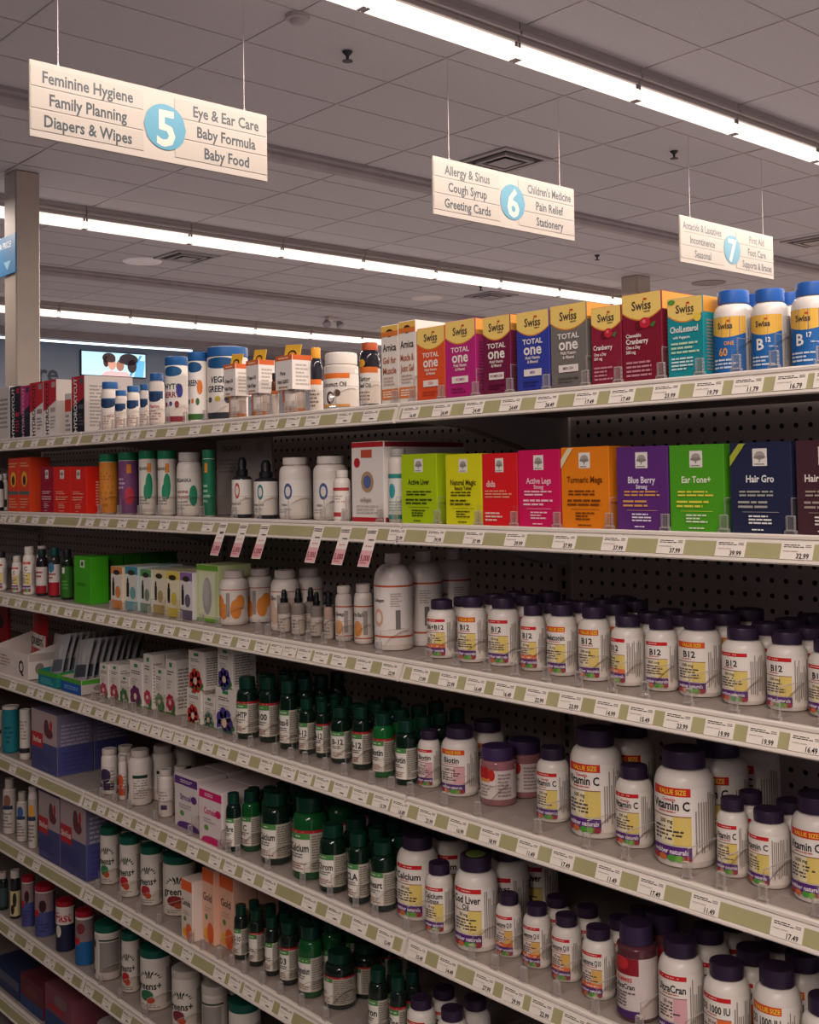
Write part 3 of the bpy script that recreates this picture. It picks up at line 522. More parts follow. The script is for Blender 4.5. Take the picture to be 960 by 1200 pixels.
(2, 'can', 'powder_canister', 0.346, 0.022, 1.4342, 0.0418, 0.1495, 0.0418, 'white collagen canister with green lid, right of two', [('bg', 0.02, 0.86, '#ded8ce'), ('r', 0.25, 0.66, 0.7, 0.8, '#e08a2c'), ('e', 0.45, 0.45, 0.4, 0.2, '#1d8a62'), ('e', 0.1, 0.36, 0.25, 0.12, '#1d8a62'), ('t', 'ORGANIKA', -0.2, 0.72, 0.06, '#5a5a55', 1.2), ('l', -0.9, 0.16, 0.5, 0.3, 3, '#9a938b'), ('r', -0.9, 0.05, 1.0, 0.1, '#c9c0b6')], {'c': '#1d7a52', 'g': 'green-lidded collagen canisters'}),
(2, 'white', 'collagen_bottle', 0.4335, 0.022, 1.4342, 0.0556, 0.1432, 0.0556, 'white collagen bottle with pale cap', [('bg', 0.05, 0.68, '#e4ddd4'), ('t', 'ORGANIKA', -0.2, 0.56, 0.07, '#4a4642', 1.5), ('t', 'BOVINE', -0.2, 0.38, 0.055, '#8c2a3a', 1.3), ('t', 'COLLAGEN', -0.2, 0.3, 0.055, '#8c2a3a', 1.3), ('l', -0.8, 0.1, 0.5, 0.25, 3, '#a59d95'), ('e', 0.7, 0.32, 0.35, 0.16, '#2f8a68')], {'c': '#c5beb6', 'cr': 0.85, 'ch': 0.14}),
(2, 'can', 'powder_canister', 0.5407, 0.022, 1.4342, 0.0265, 0.1458, 0.0265, 'green collagen canister by the grey display card', [('bg', 0.02, 0.86, '#1f7350'), ('r', -0.3, 0.66, 0.2, 0.8, '#e08a2c'), ('l', -0.6, 0.2, 0.6, 0.5, 4, '#9ac0aa')], {'c': '#1d7a52', 'g': 'green-lidded collagen canisters'}),
(2, 'box', 'display_card', 0.5302, 0.13, 1.4342, 0.2209, 0.1713, 0.006, 'grey display card standing behind the dropper bottles', [('t', 'ORGANIKA', -0.42, 0.88, 0.09, '#3e3b3a', 0.9), ('e', 0.62, 0.88, 0.13, 0.07, '#8f8783'), ('l', -0.92, 0.55, 0.1, 0.75, 4, '#857d78')], {'bc': '#a39a94', 'nodiv': 1}),
(2, 'drop', 'dropper_bottle', 0.6588, 0.022, 1.4342, 0.0432, 0.1263, 0.0432, 'dropper bottle with red round emblem', [('bg', 0.06, 0.63, '#e6dfd7'), ('e', -0.05, 0.45, 0.28, 0.13, '#b5503c'), ('e', -0.05, 0.45, 0.17, 0.08, '#d5cfc8'), ('t', 'enhanced', -0.3, 0.24, 0.06, '#8a827a', 1.2), ('l', -0.9, 0.1, 0.2, 0.18, 2, '#b5ada5')], {'bc': '#2c2a30', 'g': 'dropper bottles before the grey card'}),
(2, 'drop', 'dropper_bottle', 0.7429, 0.022, 1.4342, 0.049, 0.1191, 0.049, 'dropper bottle with teal round emblem', [('bg', 0.06, 0.63, '#e6dfd7'), ('e', -0.05, 0.45, 0.28, 0.13, '#2f7a80'), ('e', -0.05, 0.45, 0.17, 0.08, '#d5cfc8'), ('t', 'enhanced', -0.3, 0.24, 0.06, '#8a827a', 1.2), ('l', -0.9, 0.1, 0.2, 0.18, 2, '#b5ada5')], {'bc': '#2c2a30', 'g': 'dropper bottles before the grey card'}),
(2, 'white', 'supplement_bottle', 0.8348, 0.022, 1.4342, 0.0652, 0.1221, 0.0652, 'white wide-capped bottle with blue emblem, left of two', [('bg', 0.06, 0.63, '#e6dfd7'), ('e', -0.05, 0.45, 0.28, 0.13, '#4a5a8c'), ('e', -0.05, 0.45, 0.17, 0.08, '#d5cfc8'), ('t', 'relax', -0.3, 0.24, 0.06, '#8a827a', 1.2), ('l', -0.9, 0.1, 0.2, 0.18, 2, '#b5ada5')], {'c': '#ddd6ce', 'cr': 0.78, 'ch': 0.12, 'g': 'white bottles with blue emblems'}),
(2, 'white', 'supplement_bottle', 0.9484, 0.022, 1.4342, 0.0667, 0.1219, 0.0667, 'white wide-capped bottle with blue emblem, right of two', [('bg', 0.06, 0.63, '#e6dfd7'), ('e', -0.05, 0.45, 0.28, 0.13, '#4a5a8c'), ('e', -0.05, 0.45, 0.17, 0.08, '#d5cfc8'), ('t', 'relax', -0.3, 0.24, 0.06, '#8a827a', 1.2), ('l', -0.9, 0.1, 0.2, 0.18, 2, '#b5ada5')], {'c': '#ddd6ce', 'cr': 0.78, 'ch': 0.12, 'g': 'white bottles with blue emblems'}),
(2, 'white', 'supplement_bottle', 1.0283, 0.004, 1.4342, 0.0325, 0.094, 0.0325, 'small white bottle with red stripe label', [('bg', 0.05, 0.66, '#e8e1d9'), ('r', -1.3, 0.6, 1.3, 0.66, '#b23a3a'), ('l', -0.9, 0.36, 0.8, 0.52, 3, '#c09a94'), ('r', -0.8, 0.1, 0.3, 0.18, '#b23a3a')], {'c': '#ded7cf', 'cr': 0.7, 'ch': 0.14}),
(2, 'box', 'collagen_carton', 1.1075, 0.016, 1.4342, 0.0901, 0.1438, 0.2, 'tall white carton with red top and bottom edges', [('r', -1, 0.93, 1, 1, '#b8242c'), ('r', -1, 0, 1, 0.06, '#b8242c'), ('r', -0.4, 0.8, 0.3, 0.9, '#c2543c'), ('e', -0.65, 0.74, 0.2, 0.06, '#b8242c'), ('e', 0, 0.5, 0.4, 0.13, '#b0906a'), ('e', 0, 0.5, 0.25, 0.08, '#5a6a9c'), ('t', 'collagen', -0.1, 0.28, 0.07, '#b09a94', 1.4), ('l', -0.7, 0.1, 0.7, 0.22, 3, '#c5b8b0')], {'bc': '#e8e0d9', 'cap2': '#8e2028'}),
(2, 'white', 'supplement_bottle', 1.1692, 0.018, 1.4342, 0.034, 0.1293, 0.034, 'silver-capped white bottle left of the lime carton', [('bg', 0.05, 0.66, '#dcdcd6'), ('r', -1.3, 0.6, 1.3, 0.66, '#2f8a80'), ('e', -0.3, 0.43, 0.4, 0.1, '#3a9aa0'), ('r', -1.3, 0.05, 1.3, 0.11, '#2f8a80'), ('l', -0.9, 0.15, 0.8, 0.3, 4, '#9ab0ae')], {'c': '#b9b4b0', 'cr': 0.8, 'ch': 0.1}),
(2, 'box', 'herbal_carton', 1.2445, 0.016, 1.4342, 0.0899, 0.1182, 0.075, 'lime green tree emblem carton', ('N', 'Active Liver', '', '#3c4a12', None, '#3c4a12'), {'bc': '#aecb12', 'g': 'tree emblem cartons'}),
(2, 'box', 'herbal_carton', 1.3528, 0.016, 1.4342, 0.0834, 0.1153, 0.04, 'yellow tree emblem carton', ('N', 'Natural Magic', 'Beauty Tablet', '#5a5210', None, '#5a5210'), {'bc': '#dfdb1c', 'g': 'tree emblem cartons'}),
(2, 'box', 'herbal_carton', 1.4345, 0.016, 1.4342, 0.0761, 0.1145, 0.05, 'scarlet tree emblem carton', ('N2', 'dida', '', '#f2d0c8', None, '#f0a080'), {'bc': '#e01f26', 'g': 'tree emblem cartons'}),
(2, 'box', 'herbal_carton', 1.5168, 0.016, 1.4342, 0.0848, 0.1175, 0.05, 'hot pink tree emblem carton', ('N', 'Active Legs', 'Strong', '#f6c8d4', None, '#f6c8d4'), {'bc': '#d4175c', 'g': 'tree emblem cartons'}),
(2, 'box', 'herbal_carton', 1.6064, 0.016, 1.4342, 0.0894, 0.1191, 0.055, 'orange tree emblem carton with cream corner flash', ('N', 'Turmeric Mega', '', '#7a4010', 'NEW', '#7a4010'), {'bc': '#ea8418', 'g': 'tree emblem cartons'}),
(2, 'box', 'herbal_carton', 1.7084, 0.016, 1.4342, 0.0871, 0.1167, 0.055, 'violet tree emblem carton', ('N', 'Blue Berry', 'Strong', '#ece0f0', None, '#e0a060'), {'bc': '#5f2f7a', 'g': 'tree emblem cartons'}),
(2, 'box', 'herbal_carton', 1.7974, 0.016, 1.4342, 0.0852, 0.1162, 0.06, 'bright green tree emblem carton', ('N', 'Ear Tone+', '', '#e6f2d0', None, '#e8e050'), {'bc': '#4ea021', 'g': 'tree emblem cartons'}),
(2, 'box', 'herbal_carton', 1.8925, 0.016, 1.4342, 0.087, 0.1164, 0.06, 'navy tree emblem carton with green corner flash', ('N', 'Hair Gro', '', '#eceaea', '#a9b23c', '#a8a8a0'), {'bc': '#262a48', 'g': 'tree emblem cartons'}),
(2, 'box', 'herbal_carton', 1.9816, 0.016, 1.4342, 0.0786, 0.1164, 0.06, 'dark brown tree emblem carton at right frame edge', ('N', 'Hair Volume', '', '#e8ddd8', None, '#a8958e'), {'bc': '#482a32', 'g': 'tree emblem cartons'}),
(3, 'pill', 'vitamin_bottle', -0.6047, 0.0132, 1.2037, 0.0343, 0.1117, 0.0343, 'white bottle with dark cap at left frame edge', ('W', '', 0, '#e4cb72', None, None), {'c': '#2a2430'}),
(3, 'pill', 'vitamin_bottle', -0.5125, 0.0264, 1.2037, 0.0289, 0.1026, 0.0289, 'short white bottle with white cap', ('W', 'C', 0, '#e4cb72', None, None), {'c': '#ddd4cc'}),
(3, 'pill', 'vitamin_bottle', -0.4141, 0.0181, 1.2037, 0.0341, 0.1331, 0.0341, 'white bottle with wide white cap', ('W', 'C', 0, '#e4cb72', None, None), {'c': '#ddd4cc', 'n': 1}),
(3, 'glass', 'vitamin_bottle', -0.3492, 0.0284, 1.2037, 0.0313, 0.1279, 0.0313, 'dark bottle with red and green label', [('bg', 0.06, 0.62, '#d8cfc8'), ('r', -1.3, 0.06, 1.3, 0.22, '#a01c2a'), ('p', [(-1.3, 0.22), (1.3, 0.3), (1.3, 0.4), (-1.3, 0.22)], '#2a5a34'), ('l', -0.8, 0.38, 0.6, 0.55, 2, '#a0303a')], {'c': '#14302e', 'bc': '#2a2028'}),
(3, 'glass', 'vitamin_bottle', -0.287, 0.0377, 1.2037, 0.0309, 0.1344, 0.0309, 'red and white labelled bottle with teal cap', [('bg', 0.04, 0.66, '#d8d0ca'), ('r', -1.3, 0.04, 1.3, 0.3, '#b01c2c'), ('e', -0.2, 0.6, 0.6, 0.1, '#3a7a9c'), ('l', -0.8, 0.36, 0.6, 0.5, 2, '#a0303a')], {'c': '#14504e', 'bc': '#333'}),
(3, 'glass', 'vitamin_bottle', -0.1958, 0.0317, 1.2037, 0.0313, 0.1334, 0.0313, 'green labelled bottle with black cap', [('bg', 0.05, 0.66, '#2f6a1e'), ('r', -0.5, 0.52, 0, 0.64, '#d8d0ca'), ('l', -0.6, 0.2, 0.6, 0.4, 3, '#5a9a3c')], {'c': '#1e1c24', 'bc': '#1c2a1c'}),
(3, 'box', 'herbal_carton', -0.0697, 0.03, 1.2037, 0.0935, 0.1201, 0.05, 'bright green carton with small white leaf square', [('r', -0.25, 0.76, 0.3, 0.92, '#d5e8c0'), ('e', 0, 0.84, 0.16, 0.05, '#3a6a20'), ('l', -0.6, 0.36, 0.6, 0.44, 2, '#1c5a10'), ('t', '', 0, 0.5, 0.05, '#1c5a10', 1)], {'bc': '#43a81c', 'g': 'green cartons'}),
(3, 'box', 'herbal_carton', -0.0719, 0.083, 1.2037, 0.0533, 0.1191, 0.05, 'plain green carton behind the clear dividers', [('l', -0.6, 0.36, 0.6, 0.44, 2, '#1c5a10')], {'bc': '#2f7a16', 'n': 3, 'g': 'green cartons', 'noun': 'green carton'}),
(3, 'box', 'oil_carton', 0.1076, 0.0356, 1.2037, 0.0603, 0.1022, 0.06, 'small orange essential oil carton', [('r', -1, 0, 1, 1, '#e9dfd0'), ('r', -1, 0.82, 1, 1, '#d58a4c'), ('e', 0, 0.86, 0.6, 0.06, '#3a3226'), ('r', -0.75, 0.3, -0.35, 0.62, '#2a2420'), ('e', -0.55, 0.66, 0.14, 0.08, '#2a2420'), ('e', 0.25, 0.4, 0.45, 0.14, '#d98a4a'), ('r', -1, 0.0, 1, 0.2, '#d98a4a')], {'bc': '#e0cdb0', 'n': 1, 'g': 'essential oil cartons', 'noun': 'oil carton'}),
(3, 'box', 'oil_carton', 0.1713, 0.0418, 1.2037, 0.0647, 0.1048, 0.06, 'small blue essential oil carton', [('r', -1, 0, 1, 1, '#dcdcd4'), ('r', -1, 0.82, 1, 1, '#3f8fa6'), ('e', 0, 0.86, 0.6, 0.06, '#3a3226'), ('r', -0.75, 0.3, -0.35, 0.62, '#2a2420'), ('e', -0.55, 0.66, 0.14, 0.08, '#2a2420'), ('e', 0.25, 0.4, 0.45, 0.14, '#6fa3ac'), ('r', -1, 0.0, 1, 0.2, '#6fa3ac')], {'bc': '#bcd0d0', 'n': 1, 'g': 'essential oil cartons', 'noun': 'oil carton'}),
(3, 'box', 'oil_carton', 0.2317, 0.0478, 1.2037, 0.0538, 0.1012, 0.06, 'small white essential oil carton with green top', [('r', -1, 0, 1, 1, '#dedcd4'), ('r', -1, 0.82, 1, 1, '#5a9a5a'), ('e', 0, 0.86, 0.6, 0.06, '#3a3226'), ('r', -0.75, 0.3, -0.35, 0.62, '#2a2420'), ('e', -0.55, 0.66, 0.14, 0.08, '#2a2420'), ('e', 0.25, 0.4, 0.45, 0.14, '#7c8f7a'), ('r', -1, 0.0, 1, 0.2, '#7c8f7a')], {'bc': '#d0d4c8', 'n': 1, 'g': 'essential oil cartons', 'noun': 'oil carton'}),
(3, 'box', 'oil_carton', 0.2879, 0.052, 1.2037, 0.0561, 0.1017, 0.06, 'small cream essential oil carton with black top', [('r', -1, 0, 1, 1, '#e8dfc8'), ('r', -1, 0.82, 1, 1, '#e5d9a8'), ('e', 0, 0.86, 0.6, 0.06, '#3a3226'), ('r', -0.75, 0.3, -0.35, 0.62, '#2a2420'), ('e', -0.55, 0.66, 0.14, 0.08, '#2a2420'), ('e', 0.25, 0.4, 0.45, 0.14, '#b89f6a'), ('r', -1, 0.0, 1, 0.2, '#b89f6a')], {'bc': '#e0d8b8', 'n': 1, 'g': 'essential oil cartons', 'noun': 'oil carton'}),
(3, 'box', 'oil_carton', 0.371, 0.04, 1.2037, 0.0598, 0.1038, 0.06, 'small yellow essential oil carton', [('r', -1, 0, 1, 1, '#e9e0c0'), ('r', -1, 0.82, 1, 1, '#e0c85a'), ('e', 0, 0.86, 0.6, 0.06, '#3a3226'), ('r', -0.75, 0.3, -0.35, 0.62, '#2a2420'), ('e', -0.55, 0.66, 0.14, 0.08, '#2a2420'), ('e', 0.25, 0.4, 0.45, 0.14, '#d5bf52'), ('r', -1, 0.0, 1, 0.2, '#d5bf52')], {'bc': '#e0d49c', 'n': 1, 'g': 'essential oil cartons', 'noun': 'oil carton'}),
(3, 'box', 'oil_carton', 0.4353, 0.038, 1.2037, 0.0543, 0.1046, 0.06, 'small white essential oil carton with purple top', [('r', -1, 0, 1, 1, '#e2dad8'), ('r', -1, 0.82, 1, 1, '#8a6aa8'), ('e', 0, 0.86, 0.6, 0.06, '#3a3226'), ('r', -0.75, 0.3, -0.35, 0.62, '#2a2420'), ('e', -0.55, 0.66, 0.14, 0.08, '#2a2420'), ('e', 0.25, 0.4, 0.45, 0.14, '#6a5f78'), ('r', -1, 0.0, 1, 0.2, '#6a5f78')], {'bc': '#d8d0d4', 'n': 1, 'g': 'essential oil cartons', 'noun': 'oil carton'}),
(3, 'box', 'diffuser_carton', 0.5088, 0.0477, 1.2037, 0.0909, 0.1243, 0.085, 'cream diffuser carton with green top', [('r', -1, 0.9, 1, 1, '#6ba636'), ('r', -1, 0, 1, 0.06, '#6ba636'), ('r', -0.75, 0.1, 0.75, 0.88, '#dfe0c0'), ('e', 0, 0.45, 0.42, 0.33, '#a9a3a0'), ('e', -0.05, 0.5, 0.3, 0.24, '#bdb7b4'), ('t', '', 0, 0.9, 0.05, '#333', 1)], {'bc': '#c9d49c'}),
(3, 'white', 'supplement_bottle', 0.584, 0.0373, 1.2037, 0.0607, 0.1155, 0.0607, 'white bottle with orange fruit print', [('bg', 0.06, 0.68, '#e4dad2'), ('r', -2, 0.645, 2, 0.66, '#b8573c'), ('e', -0.8, 0.36, 0.5, 0.2, '#e08a3c'), ('e', -0.4, 0.26, 0.4, 0.15, '#e08a3c'), ('e', 0.55, 0.3, 0.4, 0.18, '#e08a3c'), ('e', 0.85, 0.42, 0.35, 0.14, '#e08a3c'), ('r', -0.15, 0.16, 0.12, 0.6, '#9f9690'), ('t', '', -0.5, 0.55, 0.08, '#4a403c', 1)], {'c': '#dccfc8', 'cr': 0.72, 'ch': 0.13, 'n': 1, 'g': 'white bottles with orange prints'}),
(3, 'white', 'supplement_bottle', 0.7442, 0.06, 1.2037, 0.0589, 0.1225, 0.0589, 'white zinc bottle behind the little droppers', [('bg', 0.06, 0.68, '#e4dad2'), ('r', -2, 0.645, 2, 0.66, '#b8573c'), ('e', -0.8, 0.36, 0.5, 0.2, '#d8b8a8'), ('e', -0.4, 0.26, 0.4, 0.15, '#d8b8a8'), ('e', 0.55, 0.3, 0.4, 0.18, '#d8b8a8'), ('e', 0.85, 0.42, 0.35, 0.14, '#d8b8a8'), ('r', -0.15, 0.16, 0.12, 0.6, '#9f9690'), ('t', 'Zinc', -0.5, 0.55, 0.08, '#4a403c', 1)], {'c': '#dccfc8', 'cr': 0.72, 'ch': 0.13, 'n': 1, 'g': 'white bottles with orange prints'}),
(3, 'drop', 'dropper_bottle', 0.7778, 0.0497, 1.2037, 0.0272, 0.0868, 0.0272, 'little dropper bottle, leftmost of four', [('bg', 0.04, 0.44, '#cfc3ba'), ('l', -0.9, 0.08, 0.6, 0.36, 4, '#7a6f68')], {'bc': '#8a7f78', 'g': 'little dropper bottles'}),
(3, 'drop', 'dropper_bottle', 0.8289, 0.0477, 1.2037, 0.0271, 0.092, 0.0271, 'little dropper bottle, second from left of four', [('bg', 0.04, 0.44, '#cfc3ba'), ('l', -0.9, 0.08, 0.6, 0.36, 4, '#7a6f68')], {'bc': '#8a7f78', 'n': 1, 'g': 'little dropper bottles', 'noun': 'dropper bottle'}),
(3, 'drop', 'dropper_bottle', 0.8769, 0.0586, 1.2037, 0.0247, 0.0877, 0.0247, 'little dropper bottle, third from left of four', [('bg', 0.04, 0.44, '#cfc3ba'), ('l', -0.9, 0.08, 0.6, 0.36, 4, '#7a6f68')], {'bc': '#8a7f78', 'n': 1, 'g': 'little dropper bottles', 'noun': 'dropper bottle'}),
(3, 'drop', 'dropper_bottle', 0.9249, 0.0545, 1.2037, 0.0189, 0.0899, 0.0189, 'little dropper bottle, rightmost of four', [('bg', 0.04, 0.44, '#cfc3ba'), ('l', -0.9, 0.08, 0.6, 0.36, 4, '#7a6f68')], {'bc': '#b79a8c', 'g': 'little dropper bottles'}),
(3, 'white', 'supplement_bottle', 0.9573, 0.06, 1.2037, 0.0338, 0.1036, 0.0338, 'small white bottle with orange label, left of two', [('bg', 0.06, 0.66, '#e9dfd8'), ('r', -2, 0.62, 2, 0.645, '#c05a38'), ('r', -2, 0.09, 2, 0.11, '#c05a38'), ('t', 'Sleep', -0.2, 0.5, 0.09, '#4a403c', 1.3), ('e', -0.3, 0.26, 0.55, 0.13, '#d9a070'), ('r', 0.35, 0.16, 0.8, 0.56, '#a39a94')], {'c': '#dccfc8', 'cr': 0.8, 'ch': 0.13, 'g': 'white bottles with orange prints'}),
(3, 'white', 'supplement_bottle', 1.015, 0.06, 1.2037, 0.0355, 0.111, 0.0355, 'small white bottle with orange label, right of two', [('bg', 0.06, 0.66, '#e9dfd8'), ('r', -2, 0.62, 2, 0.645, '#c05a38'), ('r', -2, 0.09, 2, 0.11, '#c05a38'), ('t', 'the Back', -0.2, 0.5, 0.09, '#4a403c', 1.3), ('e', -0.3, 0.26, 0.55, 0.13, '#e59a50'), ('r', 0.35, 0.16, 0.8, 0.56, '#a39a94')], {'c': '#dccfc8', 'cr': 0.8, 'ch': 0.13, 'g': 'white bottles with orange prints'}),
(3, 'tall', 'collagen_bottle', 1.104, 0.0405, 1.2037, 0.0702, 0.1725, 0.0702, 'tall white collagen bottle with narrow cap', [('bg', 0.06, 0.68, '#e8ded8'), ('r', -2, 0.655, 2, 0.675, '#c05a38'), ('r', -2, 0.135, 2, 0.155, '#c05a38'), ('t', 'Collagen', -0.42, 0.52, 0.045, '#4a403c', 0.9), ('e', -0.4, 0.34, 0.3, 0.09, '#d8a890'), ('e', -0.4, 0.34, 0.18, 0.055, '#ece0d8'), ('r', 0.55, 0.22, 0.8, 0.42, '#77706c'), ('l', 0.3, 0.45, 0.9, 0.6, 6, '#b5aba5')], {'c': '#d8ccc6', 'n': 2, 'g': 'tall white collagen bottles', 'noun': 'tall white bottle'}),
(3, 'pill', 'vitamin_bottle', 1.2377, 0.0449, 1.2037, 0.0507, 0.0977, 0.0507, 'white B6 and B12 bottle nearest the tall bottles', ('W', 'B6+B12', 0, '#e4cb72', '#e8703c', None), {'n': 1, 'g': 'purple-capped white bottles', 'noun': 'purple-capped bottle'}),
(3, 'pill', 'vitamin_bottle', 1.308, 0.05, 1.2037, 0.0497, 0.1074, 0.0497, 'value-size B12 bottle left on its shelf', ('W', 'B12', 1, '#e4cb72', None, None), {'n': 2, 'g': 'purple-capped white bottles', 'noun': 'purple-capped bottle'}),
(3, 'pill', 'vitamin_bottle', 1.3705, 0.06, 1.2037, 0.0525, 0.1092, 0.0525, 'plain B12 bottle third from shelf join', ('W', 'B12', 0, '#e4cb72', None, '50 mcg'), {'n': 2, 'g': 'purple-capped white bottles', 'noun': 'purple-capped bottle'}),
(3, 'pill', 'vitamin_bottle', 1.4412, 0.06, 1.2037, 0.0402, 0.1026, 0.0402, 'B12 bottle left of the melatonin bottle', ('W', 'B12', 0, '#e4cb72', '#e8703c', None), {'n': 2, 'g': 'purple-capped white bottles', 'noun': 'purple-capped bottle'}),
(3, 'pill', 'vitamin_bottle', 1.502, 0.0563, 1.2037, 0.047, 0.1082, 0.047, 'value-size melatonin bottle with purple cap', ('W', 'Melatonin', 1, '#e4cb72', None, '10 mg'), {'n': 3, 'g': 'purple-capped white bottles', 'noun': 'purple-capped bottle'}),
(3, 'pill', 'vitamin_bottle', 1.5651, 0.0566, 1.2037, 0.0486, 0.1095, 0.0486, 'value-size B12 bottle right of the melatonin bottle', ('W', 'B12', 1, '#e4cb72', None, '1000 mcg'), {'n': 2, 'g': 'purple-capped white bottles', 'noun': 'purple-capped bottle'}),
(3, 'pill', 'vitamin_bottle', 1.6266, 0.0583, 1.2037, 0.0489, 0.1006, 0.0489, 'short B12 bottle turned to show its side panel', ('W', 'B12', 0, '#e4cb72', '#e8703c', None), {'rot': -0.35, 'n': 2, 'g': 'purple-capped white bottles', 'noun': 'purple-capped bottle'}),
(3, 'pill', 'vitamin_bottle', 1.6862, 0.06, 1.2037, 0.0464, 0.1023, 0.0464, 'short B12 bottle facing straight forward', ('W', 'B12', 0, '#e4cb72', None, '2500 mcg'), {'rot': 0.15, 'n': 2, 'g': 'purple-capped white bottles', 'noun': 'purple-capped bottle'}),
(3, 'pill', 'vitamin_bottle', 1.7466, 0.06, 1.2037, 0.059, 0.1081, 0.059, 'largest value-size B12 bottle on the right', ('W', 'B12', 1, '#e4cb72', None, '2500 mcg'), {'n': 2, 'g': 'purple-capped white bottles', 'noun': 'purple-capped bottle'}),
(3, 'pill', 'vitamin_bottle', 1.8199, 0.0542, 1.2037, 0.0565, 0.1009, 0.0565, 'B12 bottle third from the right frame edge', ('W', 'B12', 0, '#e4cb72', None, '800 mcg'), {'n': 3, 'g': 'purple-capped white bottles', 'noun': 'purple-capped bottle'}),
(3, 'pill', 'vitamin_bottle', 1.8828, 0.06, 1.2037, 0.0516, 0.1006, 0.0516, 'B12 bottle second from the right frame edge', ('W', 'B12', 0, '#e4cb72', None, '1200 mcg'), {'n': 3, 'g': 'purple-capped white bottles', 'noun': 'purple-capped bottle'}),
(3, 'pill', 'vitamin_bottle', 1.9422, 0.06, 1.2037, 0.0533, 0.095, 0.0533, 'B12 bottle cut by the right frame edge', ('W', 'B12', 0, '#e4cb72', None, None), {'n': 2, 'g': 'purple-capped white bottles', 'noun': 'purple-capped bottle'}),
(4, 'box', 'display_carton', -0.9997, 0.17, 0.974, 0.1932, 0.1563, 0.01, 'red display carton with black dots', [('e', 0.35, 0.6, 0.3, 0.14, '#2a1418'), ('e', 0.2, 0.12, 0.28, 0.12, '#2a1418')], {'bc': '#a3161e', 'nodiv': 1}),
(4, 'tray', 'snack_tray', -0.4832, 0.008, 0.974, 0.248, 0.0703, 0.13, 'white snack tray with black lettering', [('t', 'Q', 0.62, 0.45, 0.62, '#241c22', 0.5), ('l', -0.9, 0.3, 0.2, 0.8, 4, '#a88a84')], {'bc': '#d8ccc6', 'nodiv': 1}),
(4, 'pouch', 'snack_wrapper', -0.5206, 0.1, 0.974, 0.1134, 0.1543, 0.06, 'red snack bar wrapper standing in the white tray', [('r', -0.8, 0.35, 0.9, 0.62, '#e8e0da'), ('t', 'QUEST', 0.05, 0.48, 0.16, '#1c181c', 1.6)], {'bc': '#b5161e', 'nodiv': 1}),
(4, 'tray', 'snack_tray', -0.2359, 0.008, 0.974, 0.1128, 0.0392, 0.22, 'teal snack tray with green rim', [('r', -1, 0.7, 1, 1, '#4a9a2c'), ('r', -1, 0, 1, 0.7, '#127a86'), ('l', -0.7, 0.15, 0.7, 0.55, 3, '#5ab0b8')], {'bc': '#1a7c78', 'nodiv': 1}),
(4, 'tray', 'snack_tray', -0.1004, 0.0122, 0.974, 0.1152, 0.0371, 0.22, 'blue snack tray with green rim', [('r', -1, 0.7, 1, 1, '#4a9a2c'), ('r', -1, 0, 1, 0.7, '#1a56a6'), ('l', -0.7, 0.2, 0.7, 0.5, 2, '#7aa6d8')], {'bc': '#b9aea6', 'nodiv': 1}),
(4, 'box', 'remedy_carton', 0.0153, 0.046, 0.974, 0.0456, 0.0832, 0.035, 'white remedy carton with pink flower, leftmost', [('r', -0.3, 0.86, 0.3, 0.94, '#2f8a4c'), ('l', -0.7, 0.7, 0.7, 0.8, 2, '#6a625e'), ('l', -0.7, 0.45, 0.3, 0.62, 3, '#b5aba3'), ('e', 0.45, 0.12, 0.5, 0.1, '#3f7a3a'), ('f', -0.1, 0.21, 0.85, '#b23a5c', '#e8c8b0'), ('r', -1, 0, 1, 0.03, '#3f7a3a')], {'bc': '#e4dbd3', 'n': 2, 'g': 'white herbal remedy cartons', 'noun': 'white carton', 'sidebars': 1}),
(4, 'box', 'remedy_carton', 0.0633, 0.0507, 0.974, 0.048, 0.0865, 0.035, 'white remedy carton with pink flower, second left', [('r', -0.3, 0.86, 0.3, 0.94, '#2f8a4c'), ('l', -0.7, 0.7, 0.7, 0.8, 2, '#6a625e'), ('l', -0.7, 0.45, 0.3, 0.62, 3, '#b5aba3'), ('e', 0.45, 0.12, 0.5, 0.1, '#3f7a3a'), ('f', -0.1, 0.21, 0.85, '#a82f4a', '#e8c8b0'), ('r', -1, 0, 1, 0.03, '#3f7a3a')], {'bc': '#e4dbd3', 'n': 2, 'g': 'white herbal remedy cartons', 'noun': 'white carton', 'sidebars': 1}),
(4, 'box', 'remedy_carton', 0.1148, 0.0505, 0.974, 0.0495, 0.0645, 0.035, 'short white remedy carton with green leaf', [('r', -0.3, 0.86, 0.3, 0.94, '#2f8a4c'), ('l', -0.7, 0.7, 0.7, 0.8, 2, '#6a625e'), ('l', -0.7, 0.45, 0.3, 0.62, 3, '#b5aba3'), ('e', 0.45, 0.12, 0.5, 0.1, '#3f7a3a'), ('f', -0.1, 0.21, 0.85, '#3f7a4a', '#e8c8b0'), ('r', -1, 0, 1, 0.03, '#3f7a3a')], {'bc': '#e4dbd3', 'n': 2, 'g': 'white herbal remedy cartons', 'noun': 'white carton', 'sidebars': 1}),
(4, 'box', 'remedy_carton', 0.174, 0.0506, 0.974, 0.062, 0.1065, 0.035, 'white remedy carton with dark berry print', [('r', -0.3, 0.86, 0.3, 0.94, '#2f8a4c'), ('l', -0.7, 0.7, 0.7, 0.8, 2, '#6a625e'), ('l', -0.7, 0.45, 0.3, 0.62, 3, '#b5aba3'), ('e', 0.45, 0.12, 0.5, 0.1, '#3f7a3a'), ('f', -0.1, 0.21, 0.85, '#6a2a5c', '#e8c8b0'), ('r', -1, 0, 1, 0.03, '#3f7a3a')], {'bc': '#e4dbd3', 'n': 2, 'g': 'white herbal remedy cartons', 'noun': 'white carton', 'sidebars': 1}),
